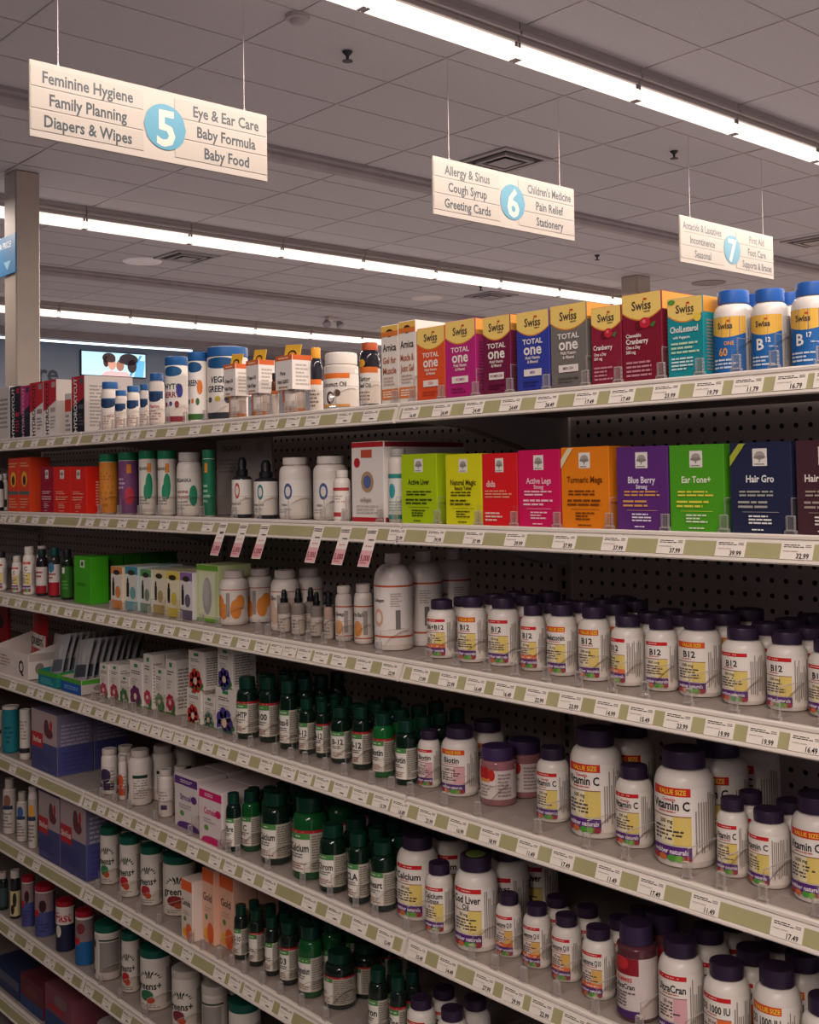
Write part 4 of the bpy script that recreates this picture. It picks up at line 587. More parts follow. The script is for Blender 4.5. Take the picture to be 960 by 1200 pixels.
(4, 'box', 'remedy_carton', 0.227, 0.0538, 0.974, 0.0416, 0.1282, 0.035, 'tall white remedy carton with pink bloom', [('r', -0.3, 0.86, 0.3, 0.94, '#2f8a4c'), ('l', -0.7, 0.7, 0.7, 0.8, 2, '#6a625e'), ('l', -0.7, 0.45, 0.3, 0.62, 3, '#b5aba3'), ('e', 0.45, 0.12, 0.5, 0.1, '#3f7a3a'), ('f', -0.1, 0.21, 0.85, '#c23a5c', '#e8c8b0'), ('r', -1, 0, 1, 0.03, '#3f7a3a')], {'bc': '#e4dbd3', 'n': 2, 'g': 'white herbal remedy cartons', 'noun': 'white carton', 'sidebars': 1}),
(4, 'box', 'remedy_carton', 0.2731, 0.06, 0.974, 0.0483, 0.1019, 0.035, 'short white remedy carton with green cone', [('r', -0.3, 0.86, 0.3, 0.94, '#2f8a4c'), ('l', -0.7, 0.7, 0.7, 0.8, 2, '#6a625e'), ('l', -0.7, 0.45, 0.3, 0.62, 3, '#b5aba3'), ('e', 0.45, 0.12, 0.5, 0.1, '#3f7a3a'), ('f', -0.1, 0.21, 0.85, '#5a8a5c', '#e8c8b0'), ('r', -1, 0, 1, 0.03, '#3f7a3a')], {'bc': '#e4dbd3', 'n': 1, 'g': 'white herbal remedy cartons', 'noun': 'white carton', 'sidebars': 1}),
(4, 'box', 'remedy_carton', 0.3237, 0.06, 0.974, 0.0464, 0.1257, 0.06, 'tall white remedy carton with red flowers', [('r', -0.3, 0.86, 0.3, 0.94, '#2f8a4c'), ('l', -0.7, 0.7, 0.7, 0.8, 2, '#6a625e'), ('l', -0.7, 0.45, 0.3, 0.62, 3, '#b5aba3'), ('e', 0.45, 0.12, 0.5, 0.1, '#3f7a3a'), ('f', -0.1, 0.21, 0.85, '#b5284c', '#e8c8b0'), ('r', -1, 0, 1, 0.03, '#3f7a3a')], {'bc': '#e4dbd3', 'n': 1, 'g': 'white herbal remedy cartons', 'noun': 'white carton', 'sidebars': 1}),
(4, 'box', 'remedy_carton', 0.4467, 0.0477, 0.974, 0.0598, 0.0766, 0.06, 'lower white carton with red flower under its twin', [('r', -0.3, 0.86, 0.3, 0.94, '#2f8a4c'), ('l', -0.7, 0.7, 0.7, 0.8, 2, '#6a625e'), ('l', -0.7, 0.45, 0.3, 0.62, 3, '#b5aba3'), ('e', 0.45, 0.12, 0.5, 0.1, '#3f7a3a'), ('f', -0.1, 0.21, 0.85, '#c8342c', '#e8c8b0'), ('r', -1, 0, 1, 0.03, '#3f7a3a')], {'bc': '#e4dbd3', 'g': 'white herbal remedy cartons', 'noun': 'white carton', 'sidebars': 1}),
(4, 'box', 'remedy_carton', 0.5008, 0.0541, 0.974, 0.0461, 0.0653, 0.05, 'small white carton between two carton stacks', [('r', -0.3, 0.86, 0.3, 0.94, '#2f8a4c'), ('l', -0.7, 0.7, 0.7, 0.8, 2, '#6a625e'), ('l', -0.7, 0.45, 0.3, 0.62, 3, '#b5aba3'), ('e', 0.45, 0.12, 0.5, 0.1, '#3f7a3a'), ('f', -0.1, 0.21, 0.85, '#7a9a8a', '#e8c8b0'), ('r', -1, 0, 1, 0.03, '#3f7a3a')], {'bc': '#e4dbd3', 'g': 'white herbal remedy cartons', 'noun': 'white carton', 'sidebars': 1}),
(4, 'box', 'remedy_carton', 0.5798, 0.0465, 0.974, 0.0786, 0.0945, 0.06, 'lower white carton with violet flower under its twin', [('r', -0.3, 0.86, 0.3, 0.94, '#2f8a4c'), ('l', -0.7, 0.7, 0.7, 0.8, 2, '#6a625e'), ('l', -0.7, 0.45, 0.3, 0.62, 3, '#b5aba3'), ('e', 0.45, 0.12, 0.5, 0.1, '#3f7a3a'), ('f', -0.1, 0.21, 0.85, '#4a3a8c', '#e8c8b0'), ('r', -1, 0, 1, 0.03, '#3f7a3a')], {'bc': '#e4dbd3', 'g': 'white herbal remedy cartons', 'noun': 'white carton', 'sidebars': 1}),
(4, 'box', 'remedy_carton', 0.4587, 0.0477, 1.0506, 0.0657, 0.0842, 0.06, 'upper white carton with red flower atop its twin', [('r', -0.3, 0.86, 0.3, 0.94, '#2f8a4c'), ('l', -0.7, 0.7, 0.7, 0.8, 2, '#6a625e'), ('l', -0.7, 0.45, 0.3, 0.62, 3, '#b5aba3'), ('e', 0.45, 0.12, 0.5, 0.1, '#3f7a3a'), ('f', -0.1, 0.21, 0.85, '#c8342c', '#e8c8b0'), ('r', -1, 0, 1, 0.03, '#3f7a3a')], {'bc': '#e4dbd3', 'g': 'white herbal remedy cartons', 'noun': 'white carton', 'nodiv': 1, 'sidebars': 1}),
(4, 'box', 'remedy_carton', 0.5796, 0.0465, 1.0685, 0.0594, 0.0862, 0.06, 'upper white carton with violet flower atop its twin', [('r', -0.3, 0.86, 0.3, 0.94, '#2f8a4c'), ('l', -0.7, 0.7, 0.7, 0.8, 2, '#6a625e'), ('l', -0.7, 0.45, 0.3, 0.62, 3, '#b5aba3'), ('e', 0.45, 0.12, 0.5, 0.1, '#3f7a3a'), ('f', -0.1, 0.21, 0.85, '#4a3a8c', '#e8c8b0'), ('r', -1, 0, 1, 0.03, '#3f7a3a')], {'bc': '#e4dbd3', 'g': 'white herbal remedy cartons', 'noun': 'white carton', 'nodiv': 1, 'sidebars': 1}),
(4, 'green', 'vitamin_bottle', 0.6484, 0.0344, 0.974, 0.045, 0.1258, 0.045, 'dark green bottle with red band by the cartons', ('G', '5-HTP', 1, ''), {'n': 2, 'g': 'dark green vitamin bottles', 'noun': 'green-capped bottle'}),
(4, 'green', 'vitamin_bottle', 0.7115, 0.0482, 0.974, 0.0399, 0.1315, 0.0399, 'dark green bottle second from the carton stacks', ('G', '100', 1, ''), {'n': 2, 'g': 'dark green vitamin bottles', 'noun': 'green-capped bottle'}),
(4, 'green', 'vitamin_bottle', 0.7902, 0.0441, 0.974, 0.0371, 0.135, 0.0371, 'tall dark bottle with full white label', ('G', 'Stress-B', 0, ''), {'n': 3, 'g': 'dark green vitamin bottles', 'noun': 'green-capped bottle'}),
(4, 'green', 'vitamin_bottle', 0.8522, 0.0462, 0.974, 0.0321, 0.1068, 0.0321, 'narrow dark bottle left of the plain B-12', ('G', 'B-12', 0, ''), {'n': 2, 'g': 'dark green vitamin bottles', 'noun': 'green-capped bottle'}),
(4, 'green', 'vitamin_bottle', 0.898, 0.053, 0.974, 0.0267, 0.107, 0.0267, 'narrow dark bottle with red band beside B-12', ('G', 'B-12', 1, ''), {'n': 2, 'g': 'dark green vitamin bottles', 'noun': 'green-capped bottle'}),
(4, 'green', 'vitamin_bottle', 0.9517, 0.0492, 0.974, 0.0379, 0.1036, 0.0379, 'dark green bottle lettered B-12 in full', ('G', 'B-12', 0, ''), {'rot': 0.35, 'n': 3, 'g': 'dark green vitamin bottles', 'noun': 'green-capped bottle'}),
(4, 'green', 'vitamin_bottle', 1.0175, 0.0488, 0.974, 0.036, 0.114, 0.036, 'dark green bottle right of the full B-12', ('G', 'B-12', 1, ''), {'n': 2, 'g': 'dark green vitamin bottles', 'noun': 'green-capped bottle'}),
(4, 'green', 'vitamin_bottle', 1.0856, 0.0424, 0.974, 0.0396, 0.1131, 0.0396, 'bright green based biotin bottle with red band', ('G', 'Biotin', 1, ''), {'bc': '#1a6430', 'n': 3, 'g': 'dark green vitamin bottles', 'noun': 'green-capped bottle'}),
(4, 'green', 'vitamin_bottle', 1.1535, 0.0387, 0.974, 0.0378, 0.1109, 0.0378, 'dark biotin bottle beside the white biotin bottle', ('G', 'Biotin', 0, ''), {'n': 3, 'g': 'dark green vitamin bottles', 'noun': 'green-capped bottle'}),
(4, 'pill', 'vitamin_bottle', 1.1938, 0.0565, 0.974, 0.0397, 0.0967, 0.0397, 'small white biotin bottle with purple cap', ('W', 'Biotin', 0, '#e0a8b0', None, None), {'g': 'purple-capped white bottles', 'noun': 'purple-capped bottle'}),
(4, 'pill', 'vitamin_bottle', 1.2625, 0.0529, 0.974, 0.0632, 0.1119, 0.0632, 'value-size white biotin bottle', ('W', 'Biotin', 1, '#e0a8b0', None, '10,000 mcg'), {'n': 1, 'g': 'purple-capped white bottles', 'noun': 'purple-capped bottle'}),
(4, 'jar', 'gummy_jar', 1.3473, 0.06, 0.974, 0.0598, 0.093, 0.0598, 'clear gummy jar with red fruit label and purple cap', [('bg', 0.12, 0.62, '#d9c9c4'), ('r', -1.1, 0.12, 0.2, 0.62, '#e2d6d0'), ('e', -0.7, 0.56, 0.22, 0.12, '#c2302c'), ('e', -0.35, 0.56, 0.22, 0.12, '#b8282c'), ('e', 0, 0.54, 0.2, 0.1, '#c2302c'), ('r', -0.8, 0.42, -0.1, 0.47, '#e08a3c'), ('l', -0.9, 0.16, 0.1, 0.38, 4, '#a08a88'), ('l', 0.35, 0.16, 1.1, 0.58, 7, '#9a8a88')], {'c': '#43305a', 'bc': '#a06a70', 'cr': 0.92, 'ch': 0.22, 'n': 1, 'noun': 'gummy jar', 'glassy': 1}),
(4, 'pill', 'vitamin_bottle', 1.4723, 0.0598, 0.974, 0.0515, 0.1117, 0.0515, 'small vitamin C bottle left of the big one', ('W', 'Vitamin C', 0, '#e4cb72', 'Chewable', '500 mg'), {'g': 'purple-capped white bottles', 'noun': 'purple-capped bottle'}),
(4, 'pill', 'vitamin_bottle', 1.5613, 0.0441, 0.974, 0.0774, 0.1559, 0.0774, 'big value-size vitamin C bottle on the left', ('W', 'Vitamin C', 1, '#e4cb72', 'Chewable', '500 mg'), {'n': 1, 'g': 'purple-capped white bottles', 'noun': 'purple-capped bottle', 'big': 1}),
(4, 'pill', 'vitamin_bottle', 1.6353, 0.0517, 0.974, 0.0539, 0.1143, 0.0539, 'small vitamin C bottle between the big ones', ('W', 'Vitamin C', 0, '#e4cb72', 'Chewable', '500 mg'), {'g': 'purple-capped white bottles', 'noun': 'purple-capped bottle'}),
(4, 'pill', 'vitamin_bottle', 1.7266, 0.0319, 0.974, 0.0815, 0.1552, 0.0815, 'big value-size vitamin C bottle on the right', ('W', 'Vitamin C', 1, '#e4cb72', 'Chewable', '500 mg'), {'n': 2, 'g': 'purple-capped white bottles', 'noun': 'purple-capped bottle', 'big': 1}),
(4, 'pill', 'vitamin_bottle', 1.8035, 0.051, 0.974, 0.0412, 0.1015, 0.0412, 'short vitamin C bottle second right of big ones', ('W', 'Vitamin C', 0, '#e4cb72', None, '1000 mg'), {'n': 1, 'g': 'purple-capped white bottles', 'noun': 'purple-capped bottle'}),
(4, 'pill', 'vitamin_bottle', 1.8559, 0.0492, 0.974, 0.0523, 0.097, 0.0523, 'short vitamin C bottle turned to its barcode', ('W', 'Vitamin C', 0, '#e4cb72', None, '1000 mg'), {'rot': -0.25, 'n': 2, 'g': 'purple-capped white bottles', 'noun': 'purple-capped bottle'}),
(4, 'pill', 'vitamin_bottle', 1.9234, 0.0453, 0.974, 0.0617, 0.1277, 0.0617, 'value-size vitamin C bottle at right frame edge', ('W', 'Vitamin C', 1, '#e4cb72', None, '1000 mg'), {'n': 2, 'g': 'purple-capped white bottles', 'noun': 'purple-capped bottle'}),
(5, 'can', 'powder_canister', -0.6257, 0.012, 0.7449, 0.0294, 0.1057, 0.0294, 'pale tub cut by the left frame edge', [('bg', 0.05, 0.85, '#b9b0aa'), ('r', -1.3, 0.4, 1.3, 0.5, '#3a3a40')], {'c': '#cfc6be', 'bc': '#b9b0aa'}),
(5, 'can', 'powder_canister', -0.5465, 0.012, 0.7449, 0.0463, 0.1313, 0.0463, 'teal canister with a white lid', [('bg', 0.04, 0.93, '#1f7480'), ('l', -0.5, 0.2, 0.6, 0.6, 4, '#0f4a54')], {'c': '#cfc6be', 'bc': '#1f7480', 'ch': 0.06}),
(5, 'can', 'powder_canister', -0.4311, 0.0141, 0.7449, 0.0295, 0.138, 0.0295, 'slim white canister with dark bottom band', [('bg', 0.04, 0.93, '#cfc4bc'), ('r', -1.4, 0.14, 1.4, 0.24, '#2a2830'), ('l', -0.8, 0.4, 0.7, 0.8, 6, '#8a807a')], {'c': '#cfc6be', 'bc': '#cfc4bc', 'ch': 0.06}),
(5, 'box', 'diet_carton', -0.2578, 0.008, 0.7449, 0.1626, 0.1596, 0.1, 'lilac and white diet carton alone on its shelf', [('r', -1, 0, 1, 0.48, '#45477c'), ('r', -1, 0.48, 1, 1, '#b09c9c'), ('r', -1, 0.38, -0.1, 0.62, '#b8202c'), ('t', 'SlimFast', -0.55, 0.5, 0.1, '#e8d8d0', 0.8), ('e', 0.2, 0.74, 0.2, 0.14, '#5a2f3c'), ('e', 0.4, 0.66, 0.3, 0.08, '#6a2a34'), ('e', 0.55, 0.8, 0.1, 0.08, '#b8202c'), ('l', -0.9, 0.1, 0.5, 0.34, 4, '#3f3a7c')], {'bc': '#736c86', 'n': 1, 'g': 'lilac diet cartons', 'noun': 'lilac carton', 'sidebars': 1}),
(5, 'white', 'supplement_bottle', 0.0541, 0.0201, 0.7449, 0.0395, 0.1093, 0.0395, 'white pill bottle with dark purple label', [('bg', 0.06, 0.62, '#d8cdc5'), ('e', -0.2, 0.42, 0.8, 0.16, '#3a2c4a'), ('r', -1, 0.1, 1, 0.26, '#3a2c4a'), ('l', 0.5, 0.1, 1.2, 0.56, 6, '#9a918b')], {'c': '#cfc4bc', 'cr': 0.9, 'ch': 0.12, 'n': 1, 'noun': 'white bottle'}),
(5, 'white', 'supplement_bottle', 0.127, 0.0279, 0.7449, 0.0214, 0.105, 0.0214, 'small white pill bottle with orange label', [('bg', 0.06, 0.62, '#d8cdc5'), ('e', -0.2, 0.42, 0.8, 0.16, '#c2502c'), ('r', -1, 0.1, 1, 0.26, '#c2502c'), ('l', 0.5, 0.1, 1.2, 0.56, 6, '#9a918b')], {'c': '#cfc4bc', 'cr': 0.9, 'ch': 0.12}),
(5, 'white', 'supplement_bottle', 0.1872, 0.0245, 0.7449, 0.0563, 0.1278, 0.0563, 'larger white pill bottle showing its text panel', [('bg', 0.06, 0.62, '#dacfc7'), ('r', -0.2, 0.5, 1.1, 0.56, '#1c3a34'), ('l', -0.15, 0.12, 1.1, 0.48, 8, '#8f8680'), ('e', -0.9, 0.3, 0.2, 0.1, '#333')], {'c': '#cfc4bc', 'cr': 0.76, 'ch': 0.12, 'n': 2, 'noun': 'white bottle'}),
(5, 'white', 'supplement_bottle', 0.3229, 0.0288, 0.7449, 0.0338, 0.1068, 0.0338, 'white pill bottle with small purple square', [('bg', 0.06, 0.62, '#d8cdc5'), ('r', -0.3, 0.16, 0.6, 0.26, '#4a3a5a'), ('l', -0.7, 0.3, 0.7, 0.56, 4, '#8f8078')], {'c': '#cfc4bc', 'cr': 0.85, 'ch': 0.13, 'n': 1, 'noun': 'white bottle'}),
(5, 'box', 'herbal_carton', 0.4432, 0.0281, 0.7449, 0.0976, 0.1163, 0.075, 'white carton with purple top band', [('r', -1, 0.8, 1, 0.95, '#5f2f80'), ('l', -0.5, 0.84, 0.6, 0.91, 2, '#e8d8e0'), ('t', 'Strocel', -0.05, 0.58, 0.14, '#5f2f80', 1.7), ('e', 0.7, 0.58, 0.25, 0.07, '#5f2f80'), ('e', -0.35, 0.27, 0.2, 0.05, '#6a9a4a'), ('e', 0.2, 0.03, 1.0, 0.1, '#5f2f80'), ('l', -0.6, 0.36, 0.5, 0.46, 2, '#b5a5a5')], {'bc': '#e2d6d4', 'n': 2, 'g': 'white cartons with bright bands', 'noun': 'banded white carton'}),
(5, 'box', 'herbal_carton', 0.5705, 0.0123, 0.7449, 0.0907, 0.1141, 0.075, 'white carton with hot pink top band', [('r', -1, 0.8, 1, 0.95, '#d11a6a'), ('l', -0.5, 0.84, 0.6, 0.91, 2, '#e8d8e0'), ('t', 'Coriela', -0.05, 0.58, 0.14, '#d11a6a', 1.7), ('e', 0.7, 0.58, 0.25, 0.07, '#d11a6a'), ('e', -0.35, 0.27, 0.2, 0.05, '#6a9a4a'), ('e', 0.2, 0.03, 1.0, 0.1, '#d11a6a'), ('l', -0.6, 0.36, 0.5, 0.46, 2, '#b5a5a5')], {'bc': '#e6d6d6', 'n': 2, 'g': 'white cartons with bright bands', 'noun': 'banded white carton'}),
(5, 'green', 'vitamin_bottle', 0.6395, 0.01, 0.7449, 0.0315, 0.1181, 0.0315, 'small dark green bottle next to the pink carton', ('G', 'Fibre', 0, ''), {'n': 1, 'g': 'dark green vitamin bottles', 'noun': 'green-capped bottle'}),
(5, 'green', 'vitamin_bottle', 0.6617, 0.0358, 0.7449, 0.0376, 0.1217, 0.0376, 'dark green bottle lettered C with green glow', ('G', 'C', 0, ''), {'bc': '#17542a', 'n': 2, 'g': 'dark green vitamin bottles', 'noun': 'green-capped bottle'}),
(5, 'green', 'vitamin_bottle', 0.7575, 0.0213, 0.7449, 0.0602, 0.1388, 0.0602, 'wide dark green calcium bottle', ('G', 'Calcium', 0, ''), {'n': 2, 'g': 'dark green vitamin bottles', 'noun': 'green-capped bottle'}),
(5, 'green', 'vitamin_bottle', 0.8695, 0.019, 0.7449, 0.0686, 0.153, 0.0686, 'biggest dark green bottle with red band', ('G', 'Calcium', 1, ''), {'bc': '#17542a', 'n': 2, 'g': 'dark green vitamin bottles', 'noun': 'green-capped bottle'}),
(5, 'green', 'vitamin_bottle', 0.9621, 0.0124, 0.7449, 0.052, 0.1212, 0.052, 'dark green bottle right of the biggest one', ('G', 'Chrom', 0, ''), {'n': 2, 'g': 'dark green vitamin bottles', 'noun': 'green-capped bottle'}),
(5, 'green', 'vitamin_bottle', 1.0429, 0.0153, 0.7449, 0.0394, 0.1236, 0.0394, 'dark green bottle lettered CLA', ('G', 'CLA', 0, ''), {'n': 2, 'g': 'dark green vitamin bottles', 'noun': 'green-capped bottle'}),
(5, 'green', 'vitamin_bottle', 1.0992, 0.0231, 0.7449, 0.0446, 0.1189, 0.0446, 'dark green bottle left of the white calcium bottle', ('G', 'Heart', 0, ''), {'n': 2, 'g': 'dark green vitamin bottles', 'noun': 'green-capped bottle'}),
(5, 'pill', 'vitamin_bottle', 1.1619, 0.0364, 0.7449, 0.0725, 0.1389, 0.0725, 'white calcium bottle with purple cap', ('W', 'Calcium', 0, '#e4cb72', None, '500 mg'), {'n': 1, 'g': 'purple-capped white bottles', 'noun': 'purple-capped bottle'}),
(5, 'pill', 'vitamin_bottle', 1.2399, 0.0282, 0.7449, 0.0485, 0.1135, 0.0485, 'small white calcium citrate bottle', ('W', 'Calcium', 0, '#e4cb72', 'Citrate', None), {'g': 'purple-capped white bottles', 'noun': 'purple-capped bottle'}),
(5, 'pill', 'vitamin_bottle', 1.3263, 0.0199, 0.7449, 0.0704, 0.1472, 0.0704, 'white cod liver oil bottle with green cap sticker', ('W', 'Cod Liver', 0, '#e4cb72', 'Oil', None), {'n': 2, 'g': 'purple-capped white bottles', 'noun': 'purple-capped bottle', 'sticker': 1}),
(5, 'pill', 'vitamin_bottle', 1.3873, 0.0471, 0.7449, 0.0419, 0.0954, 0.0419, 'white coenzyme bottle, first of four', ('W', 'Coenzyme Q10', 0, '#e0b060', '#e8703c', None), {'g': 'purple-capped white bottles', 'noun': 'purple-capped bottle'}),
(5, 'pill', 'vitamin_bottle', 1.4452, 0.0493, 0.7449, 0.0436, 0.0935, 0.0436, 'white coenzyme bottle, second of four', ('W', 'Coenzyme Q10', 0, '#e0b060', '#e8703c', None), {'n': 1, 'g': 'purple-capped white bottles', 'noun': 'purple-capped bottle'}),
(5, 'pill', 'vitamin_bottle', 1.5078, 0.0467, 0.7449, 0.0453, 0.0951, 0.0453, 'white coenzyme bottle, third of four', ('W', 'Coenzyme Q10', 0, '#e0b060', '#e8703c', None), {'n': 1, 'g': 'purple-capped white bottles', 'noun': 'purple-capped bottle'}),
(5, 'pill', 'vitamin_bottle', 1.5776, 0.0357, 0.7449, 0.0479, 0.099, 0.0479, 'white coenzyme bottle, fourth of four', ('W', 'Coenzyme Q10', 0, '#e0b060', '#e8703c', None), {'n': 2, 'g': 'purple-capped white bottles', 'noun': 'purple-capped bottle'}),
(5, 'jar', 'gummy_jar', 1.6565, 0.02, 0.7449, 0.0573, 0.1306, 0.0573, 'dark gummy jar with berry label and purple cap', [('bg', 0.05, 0.68, '#d5c8c4'), ('r', -1.2, 0.5, 0.4, 0.68, '#8e1c2a'), ('e', -0.5, 0.62, 0.4, 0.07, '#c22c34'), ('t', 'GUMMIES', -0.4, 0.45, 0.05, '#c2302c', 1.2), ('t', 'UltraCran', -0.4, 0.38, 0.065, '#2a2228', 1.4), ('l', -1.0, 0.16, 0.2, 0.33, 5, '#5a5058'), ('r', -1.2, 0.05, 0.4, 0.13, '#4a2a66')], {'c': '#3a2a4a', 'bc': '#5a3038', 'cr': 0.84, 'ch': 0.2, 'n': 1, 'noun': 'gummy jar', 'glassy': 1}),
(5, 'pill', 'vitamin_bottle', 1.7284, 0.022, 0.7449, 0.0607, 0.1272, 0.0607, 'white cranberry bottle beside the gummy jar', ('W', 'UltraCran', 0, '#e0a8b0', None, None), {'n': 2, 'g': 'purple-capped white bottles', 'noun': 'purple-capped bottle'}),
(5, 'pill', 'vitamin_bottle', 1.8012, 0.022, 0.7449, 0.0602, 0.1191, 0.0602, 'white bottle lettered 1000 IU, left of two', ('W', 'D3 1000 IU', 0, '#e8703c', None, None), {'n': 2, 'g': 'purple-capped white bottles', 'noun': 'purple-capped bottle'}),
(5, 'pill', 'vitamin_bottle', 1.8761, 0.022, 0.7449, 0.059, 0.1358, 0.059, 'white bottle lettered 1000 IU, right of two', ('W', 'D3 1000 IU', 1, '#e8703c', None, None), {'n': 1, 'g': 'purple-capped white bottles', 'noun': 'purple-capped bottle'}),
(5, 'pill', 'vitamin_bottle', 1.9433, 0.022, 0.7449, 0.0591, 0.1198, 0.0591, 'white bottle in the bottom right corner', ('W', 'D3', 0, '#e8703c', None, None), {'n': 1, 'g': 'purple-capped white bottles', 'noun': 'purple-capped bottle'}),
(6, 'white', 'supplement_bottle', -0.5455, 0.012, 0.5173, 0.036, 0.1535, 0.036, 'white tube bottle at far left of sixth shelf', [('bg', 0.03, 0.8, '#c5bab2'), ('e', 0.0, 0.6, 0.6, 0.12, '#8a5a4a'), ('r', -0.9, 0.45, 0.9, 0.52, '#2a3a5a'), ('l', -0.8, 0.1, 0.8, 0.4, 5, '#7a706a')], {'c': '#b9aea6', 'cr': 0.7, 'ch': 0.18}),
(6, 'white', 'supplement_bottle', -0.4487, 0.012, 0.5173, 0.0293, 0.135, 0.0293, 'shorter white tube bottle in the middle of three', [('bg', 0.03, 0.8, '#c5bab2'), ('e', 0.0, 0.6, 0.6, 0.12, '#3a5a8a'), ('r', -0.9, 0.45, 0.9, 0.52, '#2a3a5a'), ('l', -0.8, 0.1, 0.8, 0.4, 5, '#7a706a')], {'c': '#b9aea6', 'cr': 0.7, 'ch': 0.18}),
(6, 'white', 'supplement_bottle', -0.3705, 0.012, 0.5173, 0.0253, 0.1652, 0.0253, 'white tube bottle with orange disc', [('bg', 0.03, 0.8, '#c5bab2'), ('e', 0.0, 0.6, 0.6, 0.12, '#e09a2c'), ('r', -0.9, 0.45, 0.9, 0.52, '#2a3a5a'), ('l', -0.8, 0.1, 0.8, 0.4, 5, '#7a706a')], {'c': '#cfc4bc', 'cr': 0.9, 'ch': 0.08}),
(6, 'box', 'diet_carton', -0.2292, 0.008, 0.5173, 0.1306, 0.1743, 0.09, 'lilac diet carton, left of a side-by-side pair', [('r', -1, 0, 1, 0.48, '#45477c'), ('r', -1, 0.48, 1, 1, '#b09c9c'), ('r', -1, 0.38, -0.1, 0.62, '#b8202c'), ('t', 'SlimFast', -0.55, 0.5, 0.1, '#e8d8d0', 0.8), ('e', 0.2, 0.74, 0.2, 0.14, '#5a2f3c'), ('e', 0.4, 0.66, 0.3, 0.08, '#6a2a34'), ('e', 0.55, 0.8, 0.1, 0.08, '#b8202c'), ('l', -0.9, 0.1, 0.5, 0.34, 4, '#3f3a7c')], {'bc': '#69637c', 'g': 'lilac diet cartons', 'sidebars': 1}),
(6, 'box', 'diet_carton', -0.0848, 0.008, 0.5173, 0.1486, 0.1878, 0.09, 'lilac diet carton, right of a side-by-side pair', [('r', -1, 0, 1, 0.48, '#45477c'), ('r', -1, 0.48, 1, 1, '#b09c9c'), ('r', -1, 0.38, -0.1, 0.62, '#b8202c'), ('t', 'SlimFast', -0.55, 0.5, 0.1, '#e8d8d0', 0.8), ('e', 0.2, 0.74, 0.2, 0.14, '#5a2f3c'), ('e', 0.4, 0.66, 0.3, 0.08, '#6a2a34'), ('e', 0.55, 0.8, 0.1, 0.08, '#b8202c'), ('l', -0.9, 0.1, 0.5, 0.34, 4, '#3f3a7c')], {'bc': '#69637c', 'g': 'lilac diet cartons', 'sidebars': 1}),
(6, 'can', 'powder_canister', 0.027, 0.0298, 0.5173, 0.0461, 0.1381, 0.0461, 'green-lidded canister nearest the lilac cartons', [('bg', 0.02, 0.8, '#ddd3c9'), ('s', 0, 0.52, 0.95, 0.16), ('t', 'greens+', -0.1, 0.42, 0.15, '#26302a', 2.0), ('e', -0.2, 0.26, 0.5, 0.09, '#2f7a4a'), ('e', 0.1, 0.18, 0.3, 0.05, '#c2502c'), ('l', -0.7, 0.05, 0.7, 0.12, 2, '#9a918a'), ('r', 1.15, 0.1, 1.9, 0.7, '#a89f98')], {'c': '#0f5a4a', 'n': 1, 'g': 'green-lidded greens canisters', 'noun': 'green-lidded canister'}),
(6, 'can', 'powder_canister', 0.1401, 0.0247, 0.5173, 0.0481, 0.1427, 0.0481, 'green-lidded canister with red and blue print', [('bg', 0.02, 0.8, '#ddd3c9'), ('s', 0, 0.52, 0.95, 0.16), ('t', 'greens+', -0.1, 0.42, 0.15, '#26302a', 2.0), ('e', -0.2, 0.26, 0.5, 0.09, '#b8242c'), ('e', 0.1, 0.18, 0.3, 0.05, '#c2502c'), ('l', -0.7, 0.05, 0.7, 0.12, 2, '#9a918a'), ('r', 1.15, 0.1, 1.9, 0.7, '#a89f98')], {'c': '#0f5a4a', 'n': 1, 'g': 'green-lidded greens canisters', 'noun': 'green-lidded canister'}),
(6, 'can', 'powder_canister', 0.2246, 0.0352, 0.5173, 0.0503, 0.1366, 0.0503, 'green-lidded canister third from the left', [('bg', 0.02, 0.8, '#ddd3c9'), ('s', 0, 0.52, 0.95, 0.16), ('t', 'greens+', -0.1, 0.42, 0.15, '#26302a', 2.0), ('e', -0.2, 0.26, 0.5, 0.09, '#a82c34'), ('e', 0.1, 0.18, 0.3, 0.05, '#c2502c'), ('l', -0.7, 0.05, 0.7, 0.12, 2, '#9a918a'), ('r', 1.15, 0.1, 1.9, 0.7, '#a89f98')], {'c': '#0f5a4a', 'n': 1, 'g': 'green-lidded greens canisters', 'noun': 'green-lidded canister'}),
(6, 'can', 'powder_canister', 0.3154, 0.0456, 0.5173, 0.0751, 0.1334, 0.0751, 'green-lidded canister left of the orange cartons', [('bg', 0.02, 0.8, '#ddd3c9'), ('s', 0, 0.52, 0.95, 0.16), ('t', 'greens+', -0.1, 0.42, 0.15, '#26302a', 2.0), ('e', -0.2, 0.26, 0.5, 0.09, '#8a2c2c'), ('e', 0.1, 0.18, 0.3, 0.05, '#c2502c'), ('l', -0.7, 0.05, 0.7, 0.12, 2, '#9a918a'), ('r', 1.15, 0.1, 1.9, 0.7, '#a89f98')], {'c': '#0f5a4a', 'rot': 0.3, 'g': 'green-lidded greens canisters', 'noun': 'green-lidded canister'}),
(6, 'box', 'herbal_carton', 0.4763, 0.008, 0.5173, 0.0458, 0.1282, 0.05, 'short white carton with orange top', [('r', -1, 0.82, 1, 1, '#e8642c'), ('t', 'Coriela', -0.1, 0.62, 0.13, '#4a3a3a', 1.6), ('e', -0.4, 0.12, 0.4, 0.08, '#f0b030'), ('e', 0.4, 0.15, 0.6, 0.14, '#e8642c'), ('e', -0.3, 0.35, 0.25, 0.04, '#5a8a4a'), ('l', -0.6, 0.42, 0.6, 0.5, 2, '#c0a89c')], {'bc': '#e4d3c8', 'g': 'orange-topped cartons'}),
